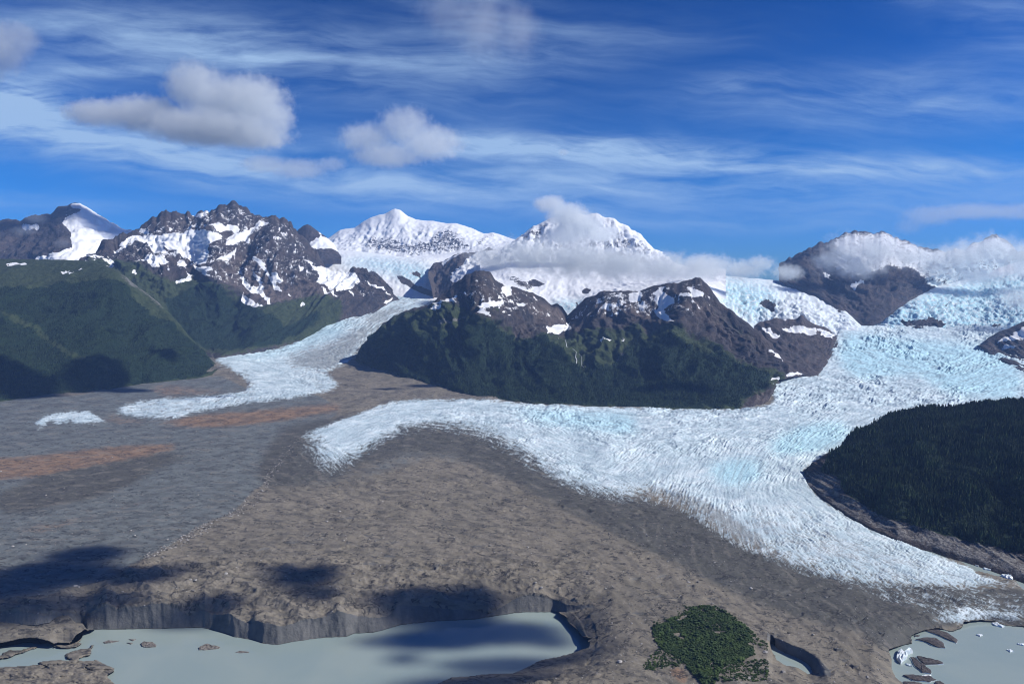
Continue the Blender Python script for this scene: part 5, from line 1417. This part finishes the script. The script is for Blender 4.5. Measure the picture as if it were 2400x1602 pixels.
FAR = [("1730,425 1770,420 1805,428 1770,434", 3, 'thin white floe, farthest up the meltwater strip'), ("1900,480 1940,465 1965,485 1930,490", 4, 'bright white ice block near the snout of the glacier'),
       ("1970,505 2040,500 2110,525 2185,545 2150,552 2060,530 1990,518", 4, 'long white raft of ice along the meltwater strip'), ("2140,575 2190,560 2240,565 2260,590 2240,612 2180,600", 7, 'blue white iceberg grounded in the meltwater strip')]
for i, (q, h, lab) in enumerate(FAR):
    floe('iceberg', pts(7, q), ZS, h, M_BERG, M_BERG, lab, 'iceberg', 'icebergs in the meltwater strip', 40 + i, 0.35)
ISL = [("1290,1200 1320,1180 1400,1185 1435,1210 1430,1228 1340,1232 1300,1222", 4, 'oval rocky islet standing alone in the milky lake'), ("945,1185 990,1170 1095,1172 1020,1190 960,1195", 3, 'low dark islet with a long thin tail'),
       ("1160,1190 1220,1190 1200,1203", 2, 'tiny dark rock left of the oval islet'), ("1180,1158 1250,1158 1220,1172", 2, 'small dark rock above the tiny one near the cliff'),
       ("1820,1235 1860,1215 1900,1200 1950,1220 2020,1225 2010,1240 1900,1255 1830,1255", 4, 'reddish brown islet farthest right in the milky lake'), ("2160,1275 2200,1262 2280,1268 2285,1278 2200,1282", 1.2, 'pale barely surfacing shoal right of the brown islet')]
for i, (q, h, lab) in enumerate(ISL):
    floe('islet', pts(8, q), ZL, h, M_GRAVEL, M_GRAVEL, lab, 'islet', 'islets in the milky lake', 60 + i, 0.3)

# ------------------------------------------------------------------ waterfalls on the central mountain
def surf_point(G, x, y):
    d = (G['px'] - x) ** 2 + (G['py'] - y) ** 2
    rr = G['t'] <= G['ncrest']
    d = np.where(rr[:, None], d, 1e12)
    i, j = np.unravel_index(np.argmin(d), d.shape)
    return G['V'][i, j], G['n'][i, j]


for q, w, lab in (("1770,1080 1785,1100 1800,1120 1825,1145 1850,1170 1870,1190 1885,1210 1892,1235 1888,1265", 3.2, 'thin white waterfall running down from the hanging snow patch'),
                  ("1903,1190 1912,1205 1920,1220 1926,1245 1930,1270 1940,1300", 3, 'thin white waterfall right beside the longer one')):
    L_ = pts(2, q)
    v, f = [], []
    for k_, (x, y) in enumerate(L_):
        p_, n_ = surf_point(J_, x, y)
        p_ = p_ + n_ * 4 + np.array([0, -4, 3])
        ww = w * random.uniform(.5, 1.2)
        v += [(p_[0] - ww, p_[1], p_[2]), (p_[0], p_[1] - 2.5, p_[2] + 1), (p_[0] + ww, p_[1], p_[2])]
        if k_:
            b_ = 3 * k_
            f += [(b_ - 3, b_ - 2, b_ + 1, b_), (b_ - 2, b_ - 1, b_ + 2, b_ + 1)]
    wf = mesh_obj('waterfall', v, f, M_FALL)
    tag(wf, lab, 'waterfall')

# ------------------------------------------------------------------ clouds
def ico_sphere(sub=2):
    import bmesh
    bm = bmesh.new()
    bmesh.ops.create_icosphere(bm, subdivisions=sub, radius=1)
    v = np.array([q.co[:] for q in bm.verts]); f = [tuple(x.index for x in q.verts) for q in bm.faces]
    bm.free()
    return v, f


ICO_V, ICO_F = ico_sphere(4)


def cloud(blobs, label, dens=0.004, nscale=1.0, namp=0.9, aniso=0.2, group=None, soft=0.55, step=1.0, hull=1.25, color=(0.93, 0.957, 0.962)):
    """One cloud: blobs = [(centre xyz, radii xyz)]; a closed star-shaped hull round them holds a noisy volume."""
    C = np.array([b_[0] for b_ in blobs], float); Rr = np.array([b_[1] for b_ in blobs], float)
    ctr = (C * Rr.prod(1)[:, None]).sum(0) / Rr.prod(1).sum()
    out = np.zeros((len(ICO_V), 1))
    for c, r_ in zip(C, Rr):
        r_ = r_ * hull
        o = (ctr - c) / r_; d = ICO_V / r_
        a = (d * d).sum(1); b_ = (d * o).sum(1); cc = (o * o).sum() - 1
        D = b_ * b_ - a * cc
        t_ = np.where(D > 0, (-b_ + np.sqrt(np.maximum(D, 0))) / a, 0)
        out = np.maximum(out, t_[:, None])
    out = np.maximum(out, 0.15 * np.median(out))
    v = ICO_V * out
    me = bpy.data.meshes.new('cloud'); me.from_pydata([tuple(q) for q in v], [], ICO_F)
    m_ = bpy.data.materials.new('cloud_vapour'); m_.use_nodes = True
    t = NT(m_.node_tree); t.n.clear()
    oo = t.node('ShaderNodeOutputMaterial'); pv = t.node('ShaderNodeVolumePrincipled')
    pos = t.node('ShaderNodeTexCoord').outputs['Object']
    fld = None
    for c, r_ in zip(C, Rr):
        ln = t.v('LENGTH', t.v('DIVIDE', t.v('SUBTRACT', pos, tuple(c - ctr)), tuple(r_)))
        g_ = t.m('SUBTRACT', 1.0, ln)
        if fld is None:
            fld = g_
        else:
            n_ = t.node('ShaderNodeMath', operation='SMOOTH_MAX')
            t.put(n_.inputs[0], fld); t.put(n_.inputs[1], g_); n_.inputs[2].default_value = 0.25
            fld = n_.outputs[0]
    rm = float(np.median(Rr.min(1)))
    nz = t.noise(t.v('ADD', pos, tuple(ctr * 0.37)), nscale / rm, 6, 0.66)
    fld = t.m('ADD', fld, t.m('MULTIPLY', t.m('SUBTRACT', nz, 0.5), namp))
    de = t.m('MULTIPLY', t.ramp(fld, 0.0, soft), dens)
    t.put(pv.inputs['Density'], de)
    pv.inputs['Color'].default_value = (*color, 1)
    pv.inputs['Anisotropy'].default_value = aniso
    t.l.new(pv.outputs[0], oo.inputs['Volume'])
    m_.cycles.volume_step_rate = step
    me.materials.append(m_); me.update()
    ob = bpy.data.objects.new('cloud', me); COL.objects.link(ob)
    ob.location = ctr
    tag(ob, label, 'cloud', group)
    return ob


def pb(Y, *bl, dz=0.7):
    """Blobs given in photo pixels (x, y, half width, half height) at distance Y."""
    out = []
    for b_ in bl:
        x, y, rx, ry = b_[:4]
        Yc = Y + (b_[4] if len(b_) > 4 else 0)
        c = [float(q) for q in P(x, y, Yc)]
        s = Yc / FPX
        out.append((c, (rx * s, max(rx, ry) * s * dz, ry * s)))
    return out


CL = 'grey cumulus clouds over the mountains'
cloud(pb(15000, (455, 205, 80, 70), (580, 240, 110, 72), (640, 275, 60, 50), (520, 245, 95, 66), (340, 268, 120, 46), (225, 265, 85, 36), (500, 300, 180, 46), (600, 320, 95, 34)), 'largest cloud, twin topped grey white heap in the upper left sky', 0.0034, 2.3, 1.35)
cloud(pb(15500, (950, 295, 75, 52), (860, 325, 75, 42), (1010, 335, 90, 48), (910, 365, 100, 32)), 'smaller rounded grey cloud right of the largest one', 0.0021, 2.3, 1.4)
cloud(pb(16500, (620, 385, 70, 24), (700, 395, 80, 28), (775, 385, 46, 20)), 'faint shredded grey cloud scrap under the two heaps', 0.0012, 1.8, 1.4)
cloud(pb(14500, (-10, 110, 85, 75), (50, 90, 50, 45), (-60, 160, 80, 45)), 'grey cloud cut off by the upper left edge', 0.0018, 2.0, 1.0)
cloud(pb(14000, (1130, 60, 120, 100), (1060, 30, 100, 70), (1210, 70, 70, 90), (1140, -40, 120, 60)), 'thin dusky veil of cloud at the top centre', 0.0009, 1.3, 1.3, soft=1.1)
cloud(pb(11800, (1330, 505, 60, 36), (1290, 478, 46, 24), (1370, 525, 60, 30), (1405, 548, 60, 26), (1330, 550, 70, 28)), 'grey cap cloud hiding the top of the snow dome', 0.008, 1.9, 1.2)
cloud(pb(8900, (1160, 606, 85, 38), (1245, 598, 115, 52), (1350, 606, 135, 54), (1450, 618, 135, 48), (1550, 626, 115, 42), (1635, 630, 85, 38), dz=0.35), 'long flat grey cloud band lying across the front of the snow dome', 0.013, 1.8, 1.8, soft=0.9)
cloud(pb(9300, (1670, 624, 70, 34), (1640, 608, 40, 20), (1740, 632, 70, 30), (1780, 618, 50, 24), (1845, 638, 50, 24), dz=0.4), 'lumpy grey cloud in the gap left of the right mountain', 0.011, 1.9, 1.6, soft=0.8)
cloud(pb(11300, (1980, 592, 60, 50), (2050, 588, 80, 46), (2010, 625, 80, 36), (2125, 600, 66, 32), (1945, 612, 50, 40)), 'misty cloud wrapped round the ridge of the right mountain', 0.0055, 1.9, 2.1, soft=0.9)
cloud(pb(11600, (2250, 600, 85, 45), (2330, 588, 85, 48), (2195, 622, 66, 36), (2410, 605, 85, 50), (2280, 645, 80, 26)), 'misty cloud over the upper right icefall', 0.0045, 1.9, 2.1, soft=0.9)
cloud(pb(9500, (2390, 700, 70, 38), (2460, 690, 80, 50)), 'small grey mist patch at the right edge before the icefall', 0.003, 1.8, 1.3, soft=0.8)
cloud(pb(16000, (2180, 505, 80, 30), (2280, 495, 110, 24), (2400, 495, 100, 24), (2130, 530, 40, 24)), 'pale thin cloud bank high above the right mountain', 0.0007, 1.8, 1.3)
cloud(pb(14000, (1320, 357, 16, 10)), 'tiny dark cloud puff alone in the blue', 0.0030, 2.0, 0.9)
cloud(pb(12200, (85, 512, 32, 14), (145, 570, 26, 16), (55, 540, 36, 14)), 'wisps of mist on the far left rock flank', 0.0012, 2.0, 1.2)


def shadow_cloud(spots, alt, label, dens=0.03):
    """Cumulus overhead, outside the picture, where its shadow falls on the given spots (pixel x, y, distance, half width m, half depth m)."""
    bl = []
    for (x, y, Yq, rx, ry) in spots:
        if Yq is None:
            Yq = float(PZ(x, y, 0)[1])
        X, Y_, Z = [float(q) for q in P(x, y, Yq)]
        k_ = (alt - Z) / SUN_DIR.z
        bl.append(((X + SUN_DIR.x * k_, Y_ + SUN_DIR.y * k_, alt), (rx, ry, min(rx, ry) * 0.5)))
    return cloud(bl, label, dens, 1.5, 1.15, soft=0.4)


shadow_cloud([(200, 1300, None, 170, 120), (120, 1345, None, 260, 150), (20, 1375, None, 200, 130), (310, 1350, None, 190, 110), (60, 1420, None, 220, 90), (230, 1400, None, 200, 80), (420, 1330, None, 90, 60)], 4300, 'cumulus overhead shading the lower left moraine')
shadow_cloud([(510, 1405, None, 130, 80), (455, 1412, None, 80, 60)], 4250, 'small cumulus overhead shading the moraine by the cliff')
shadow_cloud([(710, 1350, None, 130, 130), (660, 1335, None, 90, 70), (740, 1390, None, 110, 70)], 4300, 'small round cumulus overhead shading the middle moraine')
shadow_cloud([(980, 1395, None, 190, 100), (1110, 1395, None, 190, 120), (1180, 1430, None, 120, 80), (1060, 1450, None, 260, 70)], 4350, 'cumulus overhead shading the dark end of the cliff')
shadow_cloud([(1040, 1490, 2120, 190, 90), (1180, 1480, 2150, 230, 100), (1290, 1500, 2100, 90, 60), (1200, 1560, 1960, 260, 70), (950, 1540, 2000, 70, 50), (1100, 1610, 1850, 260, 80)], 4350, 'ragged cumulus overhead shading the right half of the lake')
shadow_cloud([(560, 1530, 2020, 60, 30), (330, 1500, 2080, 60, 30)], 4350, 'wispy cumulus overhead darkening patches of the lake', 0.008)
shadow_cloud([(60, 895, 6200, 480, 260), (220, 890, 6600, 420, 240), (-80, 870, 6200, 460, 300), (300, 915, 6500, 260, 160)], 5200, 'large cumulus overhead shading the foot of the left forest')
shadow_cloud([(390, 822, 7300, 200, 150)], 5200, 'small cumulus overhead shading the left hill')
shadow_cloud([(1590, 930, 6150, 280, 170), (1500, 935, 6150, 240, 120)], 5200, 'cumulus overhead shading the foot of the central forest')
shadow_cloud([(1000, 903, 6800, 200, 130), (900, 915, 6600, 150, 80)], 5200, 'small cumulus overhead shading the valley junction')
shadow_cloud([(500, 935, 6150, 240, 60), (430, 945, 6000, 160, 50)], 5200, 'slim cumulus overhead shading the tail of the narrow glacier', 0.012)
